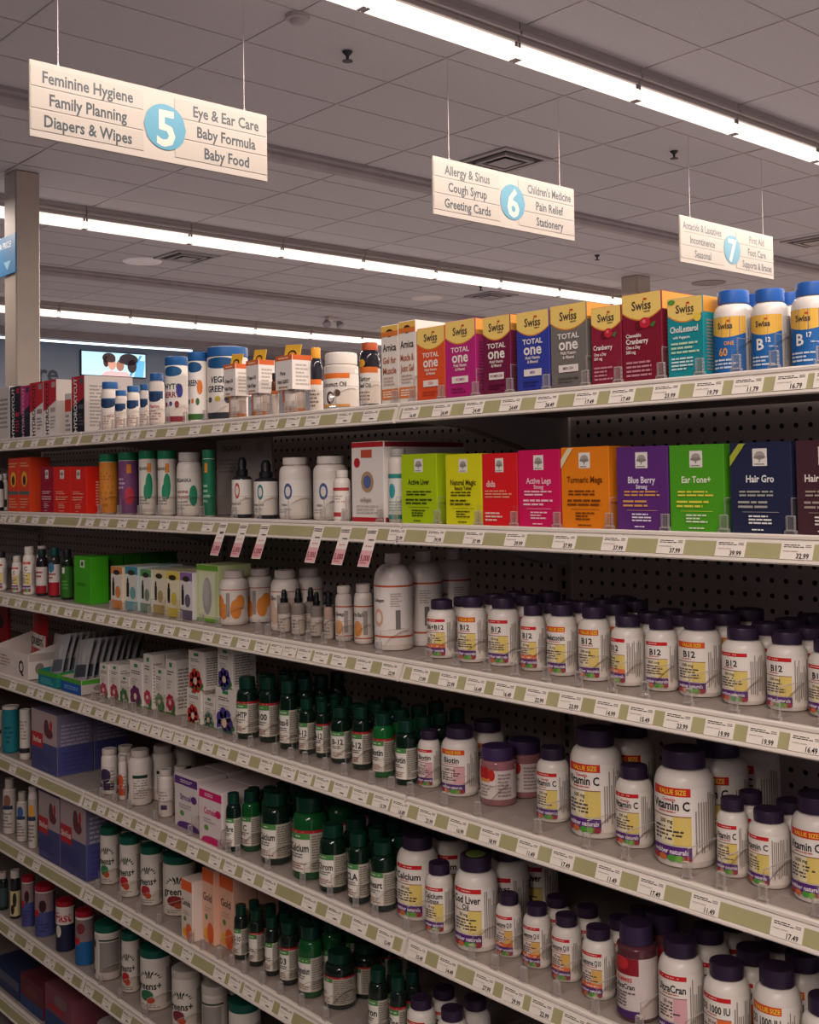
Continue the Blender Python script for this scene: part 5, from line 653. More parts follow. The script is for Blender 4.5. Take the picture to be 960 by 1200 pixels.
(6, 'box', 'herbal_carton', 0.5236, 0.033, 0.5173, 0.0463, 0.1573, 0.06, 'tall orange-topped carton on the left', [('r', -1, 0.82, 1, 1, '#e8642c'), ('t', 'Gold', -0.1, 0.62, 0.13, '#4a3a3a', 1.6), ('e', -0.4, 0.12, 0.4, 0.08, '#f0b030'), ('e', 0.4, 0.15, 0.6, 0.14, '#e8642c'), ('e', -0.3, 0.35, 0.25, 0.04, '#5a8a4a'), ('l', -0.6, 0.42, 0.6, 0.5, 2, '#c0a89c')], {'bc': '#eebba0', 'g': 'orange-topped cartons'}),
(6, 'box', 'herbal_carton', 0.575, 0.0467, 0.5173, 0.0543, 0.1516, 0.06, 'tall orange-topped carton on the right', [('r', -1, 0.82, 1, 1, '#e8642c'), ('t', 'Gold', -0.1, 0.62, 0.13, '#4a3a3a', 1.6), ('e', -0.4, 0.12, 0.4, 0.08, '#f0b030'), ('e', 0.4, 0.15, 0.6, 0.14, '#e8642c'), ('e', -0.3, 0.35, 0.25, 0.04, '#5a8a4a'), ('l', -0.6, 0.42, 0.6, 0.5, 2, '#c0a89c')], {'bc': '#eebba0', 'n': 1, 'g': 'orange-topped cartons', 'noun': 'orange carton'}),
(6, 'green', 'vitamin_bottle', 0.6346, 0.0296, 0.5173, 0.0289, 0.1092, 0.0289, 'dark bottle right beside the orange cartons', ('G', 'Q-10', 0, ''), {'bc': '#1a2420', 'n': 1, 'g': 'dark green vitamin bottles', 'noun': 'green-capped bottle'}),
(6, 'green', 'vitamin_bottle', 0.6838, 0.0343, 0.5173, 0.0311, 0.112, 0.0311, 'dark bottle second right of orange cartons', ('G', '', 1, ''), {'bc': '#1a2420', 'n': 2, 'g': 'dark green vitamin bottles', 'noun': 'green-capped bottle'}),
(6, 'green', 'vitamin_bottle', 0.7452, 0.0323, 0.5173, 0.0279, 0.1147, 0.0279, 'dark bottle with mostly hidden label', ('G', '', 0, ''), {'bc': '#1a2420', 'n': 2, 'g': 'dark green vitamin bottles', 'noun': 'green-capped bottle'}),
(6, 'green', 'vitamin_bottle', 0.7999, 0.0308, 0.5173, 0.0354, 0.1198, 0.0354, 'dark bottle lettered D3', ('G', 'D3', 1, ''), {'bc': '#1a2420', 'n': 2, 'g': 'dark green vitamin bottles', 'noun': 'green-capped bottle'}),
(6, 'green', 'vitamin_bottle', 0.8692, 0.0273, 0.5173, 0.0472, 0.1322, 0.0472, 'dark green magnesium bottle', ('G', 'Magnesium', 0, ''), {'bc': '#17542a', 'n': 2, 'g': 'dark green vitamin bottles', 'noun': 'green-capped bottle'}),
(6, 'green', 'vitamin_bottle', 0.9402, 0.0373, 0.5173, 0.0606, 0.099, 0.0606, 'wide dark bottle showing its text panel', ('G', '', 1, ''), {'bc': '#1a2420', 'rot': -0.5, 'n': 2, 'g': 'dark green vitamin bottles', 'noun': 'green-capped bottle'}),
(6, 'green', 'vitamin_bottle', 1.0874, 0.022, 0.5173, 0.036, 0.1205, 0.036, 'dark iron bottle near the shelf join', ('G', 'Iron', 0, ''), {'bc': '#1a2420', 'n': 1, 'g': 'dark green vitamin bottles', 'noun': 'green-capped bottle'}),
(6, 'green', 'vitamin_bottle', 1.1452, 0.022, 0.5173, 0.0301, 0.1252, 0.0301, 'dark bottle with red band near the shelf join', ('G', 'Zinc', 1, ''), {'bc': '#1a2420', 'n': 1, 'g': 'dark green vitamin bottles', 'noun': 'green-capped bottle'}),
(6, 'pill', 'vitamin_bottle', 1.1948, 0.022, 0.5173, 0.0498, 0.1018, 0.0498, 'white purple-capped bottle low at bottom edge, left', ('W', 'Magnesium', 0, '#e4cb72', None, None), {'n': 1, 'g': 'purple-capped white bottles', 'noun': 'purple-capped bottle'}),
(6, 'pill', 'vitamin_bottle', 1.2716, 0.022, 0.5173, 0.0505, 0.1098, 0.0505, 'white purple-capped bottle low at bottom edge, right', ('W', 'Magnesium', 0, '#e4cb72', None, None), {'n': 1, 'g': 'purple-capped white bottles', 'noun': 'purple-capped bottle'}),
(7, 'glass', 'supplement_bottle', -0.5856, 0.012, 0.291, 0.0278, 0.1051, 0.0278, 'dark bottle at left edge of seventh shelf', [('bg', 0.1, 0.6, '#3a4a4c')], {'c': '#b9aea6', 'bc': '#23262a'}),
(7, 'glass', 'supplement_bottle', -0.4992, 0.012, 0.291, 0.0284, 0.1335, 0.0284, 'dark bottle with cream label and white cap', [('bg', 0.06, 0.58, '#c9b98c'), ('e', 0.3, 0.4, 0.4, 0.15, '#2a2820'), ('e', -0.1, 0.2, 0.4, 0.1, '#2a2820')], {'c': '#c5bab2', 'bc': '#23222a', 'cr': 0.9}),
(7, 'can', 'shake_canister', -0.416, 0.012, 0.291, 0.0337, 0.1361, 0.0337, 'red-lidded purple canister on the left', [('bg', 0.02, 0.88, '#4a4c86'), ('r', -1.4, 0.5, 1.4, 0.88, '#9a7f84'), ('e', 0.2, 0.62, 0.4, 0.12, '#3a2028'), ('r', -1.2, 0.42, -0.2, 0.54, '#b8202c'), ('l', -0.8, 0.1, 0.8, 0.36, 4, '#34346a')], {'c': '#a3182a', 'ch': 0.1, 'g': 'red-lidded shake canisters'}),
(7, 'can', 'shake_canister', -0.3267, 0.012, 0.291, 0.0524, 0.1345, 0.0524, 'red-lidded purple canister with dark picture', [('bg', 0.02, 0.88, '#4a4c86'), ('r', -1.4, 0.5, 1.4, 0.88, '#9a7f84'), ('e', 0.2, 0.62, 0.4, 0.12, '#3a2028'), ('r', -1.2, 0.42, -0.2, 0.54, '#b8202c'), ('l', -0.8, 0.1, 0.8, 0.36, 4, '#34346a')], {'c': '#a3182a', 'ch': 0.1, 'g': 'red-lidded shake canisters'}),
(7, 'can', 'shake_canister', -0.1945, 0.012, 0.291, 0.0485, 0.1292, 0.0485, 'red-lidded canister with red lettering on white', [('bg', 0.02, 0.86, '#20223c'), ('r', -1.4, 0.55, 1.4, 0.86, '#d8ccc6'), ('t', 'Fast', 0.1, 0.7, 0.24, '#b8202c', 1.9), ('e', -0.4, 0.42, 0.35, 0.12, '#d0c4be')], {'c': '#a3182a', 'ch': 0.1, 'g': 'red-lidded shake canisters'}),
(7, 'can', 'shake_canister', -0.0791, 0.012, 0.291, 0.0464, 0.1345, 0.0464, 'red-lidded canister with blue lower half', [('bg', 0.02, 0.86, '#8a7476'), ('r', -1.4, 0.02, 1.4, 0.45, '#1f5f96'), ('r', -1, 0.4, -0.1, 0.52, '#c2242c'), ('e', 0, 0.7, 0.5, 0.1, '#7a3038')], {'c': '#a3182a', 'ch': 0.1, 'g': 'red-lidded shake canisters'}),
(7, 'can', 'powder_canister', 0.0311, 0.012, 0.291, 0.0635, 0.1319, 0.0635, 'green-lidded canister showing grey text panel', [('bg', 0.02, 0.83, '#d0c6bd'), ('r', -0.2, 0.15, 1.4, 0.7, '#8f8680'), ('r', -0.3, 0.72, 1.4, 0.75, '#26302a'), ('r', -0.9, 0.6, -0.6, 0.72, '#1c3a2a'), ('r', -1, 0.1, -0.7, 0.18, '#5a1c34')], {'c': '#0f5a4a', 'n': 1, 'g': 'green-lidded greens canisters', 'noun': 'green-lidded canister'}),
(7, 'can', 'powder_canister', 0.141, 0.0271, 0.291, 0.0425, 0.1404, 0.0425, 'green-lidded canister with red triangle print', [('bg', 0.02, 0.8, '#ddd3c9'), ('s', 0, 0.52, 0.95, 0.16), ('t', 'greens+', -0.1, 0.42, 0.15, '#26302a', 2.0), ('e', -0.2, 0.26, 0.5, 0.09, '#b8242c'), ('e', 0.1, 0.18, 0.3, 0.05, '#c2502c'), ('l', -0.7, 0.05, 0.7, 0.12, 2, '#9a918a'), ('r', 1.15, 0.1, 1.9, 0.7, '#a89f98')], {'c': '#0f5a4a', 'g': 'green-lidded greens canisters', 'noun': 'green-lidded canister'}),
(7, 'can', 'powder_canister', 0.2528, 0.0189, 0.291, 0.0708, 0.1362, 0.0708, 'wide green-lidded canister low on the left', [('bg', 0.02, 0.8, '#ddd3c9'), ('s', 0, 0.52, 0.95, 0.16), ('t', 'greens+', -0.1, 0.42, 0.15, '#26302a', 2.0), ('e', -0.2, 0.26, 0.5, 0.09, '#2f6a4a'), ('e', 0.1, 0.18, 0.3, 0.05, '#c2502c'), ('l', -0.7, 0.05, 0.7, 0.12, 2, '#9a918a'), ('r', 1.15, 0.1, 1.9, 0.7, '#a89f98')], {'c': '#0f5a4a', 'g': 'green-lidded greens canisters', 'noun': 'green-lidded canister'}),
(7, 'can', 'powder_canister', 0.3929, 0.022, 0.291, 0.0642, 0.1308, 0.0642, 'white-lidded greens canister low on the left', [('bg', 0.02, 0.8, '#ddd3c9'), ('s', 0, 0.52, 0.95, 0.16), ('t', 'greens+', -0.1, 0.42, 0.15, '#26302a', 2.0), ('e', -0.2, 0.26, 0.5, 0.09, '#7a2a3a'), ('e', 0.1, 0.18, 0.3, 0.05, '#c2502c'), ('l', -0.7, 0.05, 0.7, 0.12, 2, '#9a918a'), ('r', 1.15, 0.1, 1.9, 0.7, '#a89f98')], {'c': '#cfc5bc', 'n': 1, 'g': 'white-lidded canisters', 'noun': 'green-lidded canister'}),
(7, 'can', 'powder_canister', 0.5197, 0.022, 0.291, 0.0554, 0.1377, 0.0554, 'white-lidded canister with grey text panel', [('bg', 0.02, 0.83, '#cfc5bc'), ('r', -0.7, 0.15, 1.0, 0.7, '#98908a'), ('r', -0.8, 0.72, 1.2, 0.75, '#3a3f3a')], {'c': '#cfc5bc', 'n': 1, 'g': 'white-lidded canisters', 'noun': 'green-lidded canister'}),
(7, 'can', 'powder_canister', 0.6283, 0.022, 0.291, 0.0659, 0.137, 0.0659, 'green-lidded canister at the bottom frame edge', [('bg', 0.02, 0.8, '#ddd3c9'), ('s', 0, 0.52, 0.95, 0.16), ('t', 'greens+', -0.1, 0.42, 0.15, '#26302a', 2.0), ('e', -0.2, 0.26, 0.5, 0.09, '#2f6a4a'), ('e', 0.1, 0.18, 0.3, 0.05, '#c2502c'), ('l', -0.7, 0.05, 0.7, 0.12, 2, '#9a918a'), ('r', 1.15, 0.1, 1.9, 0.7, '#a89f98')], {'c': '#0f5a4a', 'g': 'green-lidded greens canisters', 'noun': 'green-lidded canister'}),
(8, 'box', 'diet_carton', -0.5645, 0.016, 0.075, 0.2233, 0.0507, 0.1, 'dark blue carton on the bottom deck', [('r', -1, 0.5, 1, 1, '#5a5a72'), ('l', -0.8, 0.1, 0.8, 0.4, 3, '#3c4a7a')], {'bc': '#28365a', 'nodiv': 1}),
(8, 'box', 'diet_carton', -0.3681, 0.016, 0.075, 0.1471, 0.084, 0.1, 'dusky red carton on the bottom deck', [('r', -1, 0, 1, 0.35, '#26467a'), ('e', 0, 0.62, 0.6, 0.18, '#7a3a3c')], {'bc': '#6a2a38', 'nodiv': 1}),
(8, 'box', 'diet_carton', -0.1981, 0.016, 0.075, 0.1613, 0.1097, 0.1, 'rose carton right of the dusky red one', [('r', -1, 0, 1, 0.4, '#26467a'), ('r', -0.8, 0.5, 0.4, 0.6, '#b8242c'), ('e', 0.2, 0.78, 0.5, 0.14, '#8a6a6a')], {'bc': '#8a4a58', 'nodiv': 1}),
(8, 'can', 'powder_canister', 0.0234, 0.022, 0.075, 0.0731, 0.0968, 0.0731, 'pale canister on the bottom deck', [('bg', 0.02, 0.85, '#bdb3aa')], {'c': '#cfc5bc'})]
TAGS=[(1, -0.461, None), (1, -0.366, None), (1, -0.269, None), (1, -0.167, None), (1, -0.065, None), (1, 0.098, None), (1, 0.165, None), (1, 0.23, None), (1, 0.293, None), (1, 0.369, None), (1, 0.461, None), (1, 0.559, None), (1, 0.651, None), (1, 0.719, None), (1, 0.784, None), (1, 0.846, None), (1, 0.917, None), (1, 0.98, None), (1, 1.075, None), (1, 1.149, None), (1, 1.255, '16.49'), (1, 1.332, '24.49'), (1, 1.406, '24.49'), (1, 1.485, '24.49'), (1, 1.558, '24.49'), (1, 1.633, '17.49'), (1, 1.697, '17.49'), (1, 1.77, '23.99'), (1, 1.836, '19.79'), (1, 1.894, '11.79'), (1, 1.953, '16.79'), (1, 2.005, None), (2, -0.481, None), (2, -0.421, None), (2, -0.345, None), (2, -0.266, None), (2, -0.17, None), (2, 0.058, None), (2, 0.136, None), (2, 0.227, None), (2, 0.326, None), (2, 0.424, None), (2, 0.505, None), (2, 0.607, None), (2, 1.215, '22.99'), (2, 1.311, '39.99'), (2, 1.4, '37.99'), (2, 1.49, '39.99'), (2, 1.587, '37.99'), (2, 1.678, '37.99'), (2, 1.772, '37.99'), (2, 1.863, '39.99'), (2, 1.955, '32.99'), (3, -0.471, None), (3, -0.382, None), (3, -0.297, None), (3, -0.215, None), (3, -0.147, None), (3, -0.066, None), (3, 0.045, None), (3, 0.112, None), (3, 0.18, None), (3, 0.249, None), (3, 0.314, None), (3, 0.378, None), (3, 0.442, None), (3, 0.508, None), (3, 0.602, None), (3, 0.672, None), (3, 0.738, None), (3, 0.802, None), (3, 0.852, None), (3, 0.897, None), (3, 0.944, None), (3, 0.996, None), (3, 1.05, None), (3, 1.12, None), (3, 1.19, '22.99'), (3, 1.268, '17.99'), (3, 1.336, '22.99'), (3, 1.398, '16.49'), (3, 1.461, '16.49'), (3, 1.526, '22.99'), (3, 1.592, '23.99'), (3, 1.659, '14.99'), (3, 1.717, '15.49'), (3, 1.777, '23.99'), (3, 1.84, '19.99'), (3, 1.902, '19.99'), (3, 1.96, '16.49'), (4, -0.42, None), (4, -0.302, None), (4, -0.239, None), (4, -0.139, None), (4, -0.079, None), (4, 0.037, None), (4, 0.104, None), (4, 0.168, None), (4, 0.228, None), (4, 0.278, None), (4, 0.33, None), (4, 0.381, None), (4, 0.431, None), (4, 0.482, None), (4, 0.539, None), (4, 0.598, None), (4, 0.659, None), (4, 0.734, None), (4, 0.814, None), (4, 0.889, None), (4, 0.941, None), (4, 0.994, None), (4, 1.05, None), (4, 1.104, None), (4, 1.162, '13.79'), (4, 1.211, '16.89'), (4, 1.279, '23.99'), (4, 1.352, '16.99'), (4, 1.424, '18.99'), (4, 1.503, '11.49'), (4, 1.571, '17.49'), (4, 1.655, '11.49'), (4, 1.728, '17.49'), (4, 1.812, '11.49'), (4, 1.928, '17.49'), (5, -0.425, None), (5, -0.28, None), (5, 0.039, None), (5, 0.109, None), (5, 0.169, None), (5, 0.239, None), (5, 0.305, None), (5, 0.366, None), (5, 0.445, None), (5, 0.532, None), (5, 0.622, None), (5, 0.679, None), (5, 0.748, None), (5, 0.821, None), (5, 0.95, None), (5, 1.025, None), (5, 1.097, None), (5, 1.168, '12.49'), (5, 1.25, '15.49'), (5, 1.322, '14.49'), (5, 1.405, '27.99'), (5, 1.467, '29.99'), (5, 1.524, '22.99'), (5, 1.586, None), (6, -0.37, None), (6, -0.272, None), (6, 0.038, None), (6, 0.139, None), (6, 0.233, None), (6, 0.329, None), (6, 0.423, None), (6, 0.506, None), (6, 0.636, None), (6, 0.693, None), (6, 0.746, None), (6, 0.806, None), (6, 0.87, None), (7, -0.439, None), (7, -0.319, None), (7, -0.205, None), (7, -0.174, None), (7, -0.078, None), (7, 0.037, None), (7, 0.131, None), (7, 0.23, None)]
HANG=[0.669, 0.745, 0.821, 0.996, 1.077, 1.151]

# ------------------------------------------------------------------ setting: floor, ceiling, walls
X0, X1, Y0, Y1, CH = -17.6, 9.0, -9.0, 21.0, 4.32
TILE = noisy('ceiling_tile', '#a9a5ac', '#b4b0b6', 120, .9, bump=.25)
WALLM = noisy('wall_paint', '#69707c', '#6f7682', 3, .8)
mb = MB(); mb.box(X0, X1, Y0, Y1, -.1, 0, noisy('floor_tile', '#7a7573', '#858080', 2.5, .35)); struct(mb.build('floor'))
mb = MB(); mb.box(X0, X1, Y0, Y1, CH, CH + .1, TILE); struct(mb.build('ceiling'))
mb = MB(); mb.box(X0 - .15, X0, Y0, Y1, 0, CH, WALLM); struct(mb.build('wall_left'))
mb = MB(); mb.box(X0, X1, Y1, Y1 + .15, 0, CH, noisy('wall_warm', '#b3a08c', '#bda995', 3, .8)); struct(mb.build('wall_back'))
# suspended ceiling grid
GRID = mat('#a39a9c', .35, metal=.6, key='grid')
mb = MB()
x = -2.76 - .6 * 24
while x < X1:
    if x > X0: mb.box(x - .006, x + .006, Y0, Y1, CH - .004, CH + .002, GRID)
    x += .6
y = 3.92 - 1.2 * 10
while y < Y1:
    if y > Y0: mb.box(X0, X1, y - .006, y + .006, CH - .0045, CH + .002, GRID)
    y += 1.2
struct(mb.build('trim_1', smooth=False))
# ceiling bulkhead rails running across the store
BEAM = noisy('bulkhead', '#857c80', '#8f868a', 6, .5)
for k, bx in enumerate((-5.22, -11.42)):
    mb = MB(); prof = [(-.10, 0), (-.10, -.05), (-.07, -.085), (-.02, -.10), (.06, -.10), (.085, -.07), (.085, -.045), (.12, -.03), (.12, 0)]
    vs = [(bx + a, yy, CH + b) for yy in (Y0, Y1) for a, b in prof]; n = len(prof)
    mb.add(vs, [(i, i + 1, n + i + 1, n + i) for i in range(n - 1)] + [tuple(range(n))[::-1], tuple(range(n, 2 * n))], BEAM)
    struct(mb.build(f'trim_{k + 2}', smooth=False))
mb = MB(); mb.box(X0, -17.07, Y0, Y1, CH - .16, CH, BEAM); struct(mb.build('trim_4'))

# ------------------------------------------------------------------ ceiling light rows
LENS = emis('lamp_lens', LIGHT_COLOR, LENS_STRENGTH)
HOUS = mat('#a39b98', .3, metal=.4, key='housing')
def light(x, y0, y1, label, group):
    e = empty('ceiling_light', (x, (y0 + y1) / 2, CH)); h = (y1 - y0) / 2 - .004
    mb = MB(); mb.box(-.035, .035, -h, h, -.225, -.122, LENS, b=.008); mb.build('lens', e, smooth=False)
    mb = MB(); mb.box(-.05, .05, -h, h, -.122, -.085, HOUS, b=.004); mb.box(-.075, .075, -h, h, -.085, -.05, HOUS, b=.006); mb.box(-.06, .06, -h, h, -.05, 0, HOUS); mb.build('housing', e, smooth=False)
    for s in (-1, 1):
        for q in ((.036, .042, -.15, -.10), (-.015, .042, -.232, -.226)):
            mb = MB(); mb.box(q[0], q[1], *sorted((s * h, s * (h - .02))), q[2], q[3], mat('#6a6468', .4, key='clip')); mb.build('end_clip', e, smooth=False)
    ld = bpy.data.lights.new('tube_light', 'AREA'); ld.shape = 'RECTANGLE'; ld.size = .07; ld.size_y = 2 * h; ld.energy = TUBE_WATTS * (y1 - y0); ld.color = LIGHT_COLOR
    lo = bpy.data.objects.new('tube_light', ld); C.objects.link(lo); lo.parent = e; lo.location = (0, 0, -.234)
    return tag(e, label, 'ceiling light', group)
ORD = ['first', 'second', 'third', 'fourth', 'fifth', 'sixth', 'seventh', 'eighth', 'ninth', 'tenth', 'eleventh', 'twelfth', 'thirteenth']
for rx, nm, s, n in ((-2.09, 'brightest nearest', 1.43, 5), (-8.09, 'middle', 2.65, 9), (-14.09, 'farthest', 5.07, 8)):
    for k in range(n):
        a = s + 1.215 * k
        light(rx, a, a + 1.215, f'{ORD[k]} glowing tube segment from left in the {nm} ceiling light row', nm + ' row of ceiling lights')
    light(rx, s - 1.215, s, f'long glowing strip continuing the {nm} ceiling light row to the left', None)
    light(rx, s + 1.215 * n, Y1 - .3, f'long glowing strip continuing the {nm} ceiling light row to the right', None)
light(3.91, Y0 + .3, Y1 - .3, 'long glowing ceiling light strip above the shopper side', None)
# cool cove tube by the far wall
e = empty('cove_light', (-17.2, 9.0, CH - .16)); mb = MB(); mb.box(-.03, .03, -4.5, 1.5, -.05, -.02, emis('cool_tube', (.62, .8, 1), 1.2), b=.006); mb.build('tube', e, smooth=False)
mb = MB(); mb.box(-.045, .045, -4.52, 1.52, -.02, 0, HOUS); mb.build('housing', e, smooth=False); tag(e, 'cool white tube light under the far ceiling ledge', 'ceiling light')

# ------------------------------------------------------------------ columns, far wall things, ceiling fittings
COL = noisy('column_paint', '#a09488', '#a99d91', 4, .6)
for nm, a, lab in (('column', (-7.39, -7.13, 2.76, 2.985), 'square beige column behind the shelves at the left'), ('column', (-7.35, -7.06, 11.67, 11.98), 'square grey column far back below the third sign')):
    mb = MB(); mb.box(a[0], a[1], a[2], a[3], 0, CH, COL, b=.012)
    mb.box(a[0] - .02, a[1] + .02, a[2] - .02, a[3] + .02, 0, .12, COL); tag(mb.build(nm), lab, 'column')
mb = MB(); mb.box(-.5, .26, -.006, .006, -.18, .17, '#2f78a8', b=.002)
P = Print(mb, .38, .35, o=(-.12, -.006, -.18)); P.text('NEED', -.12, .27, .05, '#dfe8ee', .4); P.text('A PRICE?', .16, .27, .055, '#dfe8ee', .36); P.poly([(.12, .12), (.28, .12), (.20, .04)], '#8cc4dc')
o = mb.build('price_check_sign', smooth=False); o.location = (-7.35, 2.745, 3.568); tag(o, 'blue hanging price check sign on the left column', 'sign')
# television
e = empty('wall_television', (X0, 8.985, 3.8)); mb = MB(); mb.box(0.002, .05, -.69, .69, -.245, .245, mat('#14151a', .3, key='tv'), b=.006); mb.build('casing', e, smooth=False)
def scr(name, c, s):
    m = bpy.data.materials.get(name)
    return m or emis(name, lin(c)[:3], s)
mb = MB(); q = .0505
def spoly(pts, c, l): mb.add([(q + .0008 * l, u, v) for u, v in pts], [list(range(len(pts)))], scr('screen_' + c.strip('#'), c, .42))
def sell(cu, cv, ru, rv, c, l, n=20): spoly([(cu + ru * cos(2 * pi * i / n), cv + rv * sin(2 * pi * i / n)) for i in range(n)], c, l)
spoly([(-.67, -.225), (.67, -.225), (.67, .225), (-.67, .225)], '#a9d3e6', 0); spoly([(.3, -.225), (.36, -.225), (.6, .2), (.55, .2)], '#3f86b0', 1); spoly([(.42, -.225), (.62, -.225), (.66, .1), (.5, .1)], '#5aa0c4', 1)
sell(-.11, .12, .14, .10, '#33211f', 2); sell(-.17, .05, .06, .11, '#33211f', 2); sell(.31, .11, .2, .115, '#241a1e', 2); sell(.38, -.02, .1, .13, '#241a1e', 2)
spoly([(-.28, -.225), (-.2, -.15), (-.08, -.12), (.1, -.14), (.26, -.13), (.36, -.225)], '#d2a0a0', 3)
sell(-.045, .0, .085, .115, '#b98672', 4); sell(.125, -.015, .085, .11, '#8f5f4c', 5); spoly([(.02, .02), (.065, -.02), (.02, -.035)], '#b98672', 6); sell(-.07, .085, .1, .05, '#33211f', 6); sell(.19, .075, .1, .05, '#241a1e', 6)
mb.build('screen', e, smooth=False); tag(e, 'wall television showing two people close together, above the small white bottles', 'television')
# wall lettering
mb = MB(); P = Print(mb, 1, 1, o=(0, 0, 0), U=(0, 1, 0), N=(1, 0, 0)); P.text('Care', 0, 0, .33, '#1c2434', sx=1.0)
o = mb.build('wall_lettering', smooth=False); o.location = (X0 + .004, 7.40, 3.57); tag(o, 'dark lettering on the blue-grey far wall beside the column', 'lettering')
# ceiling vents and fittings
def vent(x, y, lab, s=.3):
    e = empty('ceiling_vent', (x, y, CH)); VM = mat('#8f878a', .4, key='vent'); DK = mat('#1f1d24', .7, key='ventdark')
    mb = MB()
    for a, b in ((s, s - .05), (s * .62, s * .62 - .035)):
        for k in range(4):
            t0, t1 = [(-a, -a, a, -b), (-a, b, a, a), (-a, -b, -b, b), (b, -b, a, b)][k][:2], None
            x0, y0, x1, y1 = [(-a, -a, a, -b), (-a, b, a, a), (-a, -b, -b, b), (b, -b, a, b)][k]
            mb.box(x0, x1, y0, y1, -.018 if a == s else -.03, -.0005, VM)
    mb.box(-s * .36, s * .36, -s * .36, s * .36, -.035, -.028, VM); mb.build('vent_frame', e, smooth=False)
    mb = MB(); mb.box(-s + .04, s - .04, -s + .04, s - .04, -.004, -.0005, DK); mb.build('vent_throat', e, smooth=False)
    tag(e, lab, 'air vent', 'square ceiling vents')
vent(-4.21, 6.0, 'square ceiling vent behind the middle sign'); vent(-9.7, 6.0, 'square ceiling vent beside the round white speaker'); vent(-9.57, 11.3, 'square ceiling vent beyond the middle light row'); vent(-4.3, 11.55, 'square ceiling vent near the right frame edge')
def lathe_thing(nm, x, y, prof, m, lab, cat, parts=None):
    mb = MB(); mb.lathe(prof, m, 28); o = mb.build(nm); o.location = (x, y, CH); return tag(o, lab, cat)
WH = mat('#cfc6c4', .5, key='plastic'); DKP = mat('#2a282e', .5, key='plastic')
lathe_thing('smoke_detector', -2.82, 2.74, [(0, -.055), (.03, -.055), (.045, -.045), (.05, -.03), (.07, -.025), (.075, -.001), (0, -.001)], mat('#9a9294', .5, key='plastic'), 'round smoke detector left of the nearest light row', 'smoke detector')
SPR = [(0, -.07), (.035, -.068), (.035, -.064), (.008, -.06), (.012, -.03), (.03, -.012), (.035, -.001), (0, -.001)]
for x, y, lab in ((-3.08, 3.33, 'dark sprinkler head between the smoke detector and the light'), (-3.1, 6.97, 'dark sprinkler head above the third sign'), (-6.5, 10.1, 'dark sprinkler head left of the third sign'), (-9.05, 10.55, 'dark sprinkler head below the middle light row')):
    lathe_thing('sprinkler_head', x, y, SPR, DKP, lab, 'sprinkler')['group'] = 'ceiling sprinklers'
lathe_thing('ceiling_speaker', -10.29, 5.7, [(0, -.008), (.16, -.008), (.165, -.014), (.24, -.012), (.25, -.001), (0, -.001)], mat('#e6e2e6', .5, key='plastic'), 'round white ceiling speaker beside a square vent', 'speaker')
lathe_thing('ceiling_speaker', -10.34, 10.65, [(0, -.008), (.16, -.008), (.165, -.014), (.24, -.012), (.25, -.001), (0, -.001)], WH, 'pale round ceiling speaker beyond the middle light row', 'speaker')
lathe_thing('ceiling_speaker', -6.84, 13.1, [(0, -.008), (.2, -.008), (.24, -.012), (.25, -.001), (0, -.001)], mat('#6f686c', .5, key='plastic'), 'dull round ceiling speaker beside the far column', 'speaker')
lathe_thing('camera_dome', -14.5, 10.6, [(0, -.14), (.05, -.13), (.09, -.09), (.1, -.05), (.1, -.001), (0, -.001)], DKP, 'small dark camera dome under the farthest light row', 'camera')
e = empty('emergency_light', (-12.9, 10.73, CH)); mb = MB(); mb.box(-.06, .06, -.1, .1, -.06, -.001, WH, b=.008); mb.build('housing', e)
for s in (-1, 1):
    mb = MB(); mb.lathe([(0, 0), (.04, 0), (.07, -.06), (.07, -.09), (0, -.09)], mat('#8f8a90', .4, key='lamp'), 20); o = mb.build('lamp_head', e); o.location = (.03, s * .13, -.08); o.rotation_euler = (0, radians(-35), s * .4)
    mb = MB(); mb.box(-.01, .01, s * .05 - .01, s * .14, -.08, -.055, WH); mb.build('bracket', e)
tag(e, 'twin-headed emergency light on the far ceiling', 'emergency light')

# ------------------------------------------------------------------ aisle signs
def aisle_sign(y0, num, Ls, Rs, lab):
    L, z0, z1 = 1.425, 3.245, 3.635; e = empty('aisle_sign', (-2.757, y0 + L / 2, z0)); H = z1 - z0; h = L / 2
    SM = mat('#7c756e', .5, key='signboard'); mb = MB(); mb.box(-.008, .006, -h, h, 0, H, SM, b=.002)
    mb.build('board', e, smooth=False)
    for sd, T in ((-1, Ls), (1, Rs)):
        for k, t in enumerate(T):
            mb = MB(); zc = H * (.80 - .285 * k); u0, u1 = (-h + .005, -.085) if sd < 0 else (.105, h - .005)
            mb.box(.006, .0085, u0, u1, zc - .052, zc + .05, mat('#777069', .5, key='signstrip'), b=.001)
            P = Print(mb, 1, 1, o=(.0086, 0, 0), U=(0, 1, 0), N=(1, 0, 0))
            P.text(t, (u0 + u1) / 2 + (.0 if sd < 0 else .03), zc, .060, '#1c242a', .56 if sd < 0 else .47, sx=.82); mb.build('text_strip', e, smooth=False)
    mb = MB(); P = Print(mb, 1, 1, o=(.009, .0, 0), U=(0, 1, 0), N=(1, 0, 0)); P.k = 3; P.ell(.045, H * .49, .128, .125, '#2f6072'); P.text(num, .05, H * .47, .19, '#8c857d', .16, sx=.95); mb.build('number_disc', e, smooth=False)
    for s in (-1, 1):
        mb = MB(); yy = -.56 if s < 0 else .56; mb.lathe([(.0018, H - .01), (.0018, CH - z0)], mat('#b5acac', .4, key='wire'), 8, cy=yy); mb.lathe([(.006, H - .012), (.006, H + .01)], mat('#8f8888', .4, key='wire'), 8, cy=yy); mb.build('hanger_wire', e)
    tag(e, lab, 'aisle sign', 'hanging aisle signs')
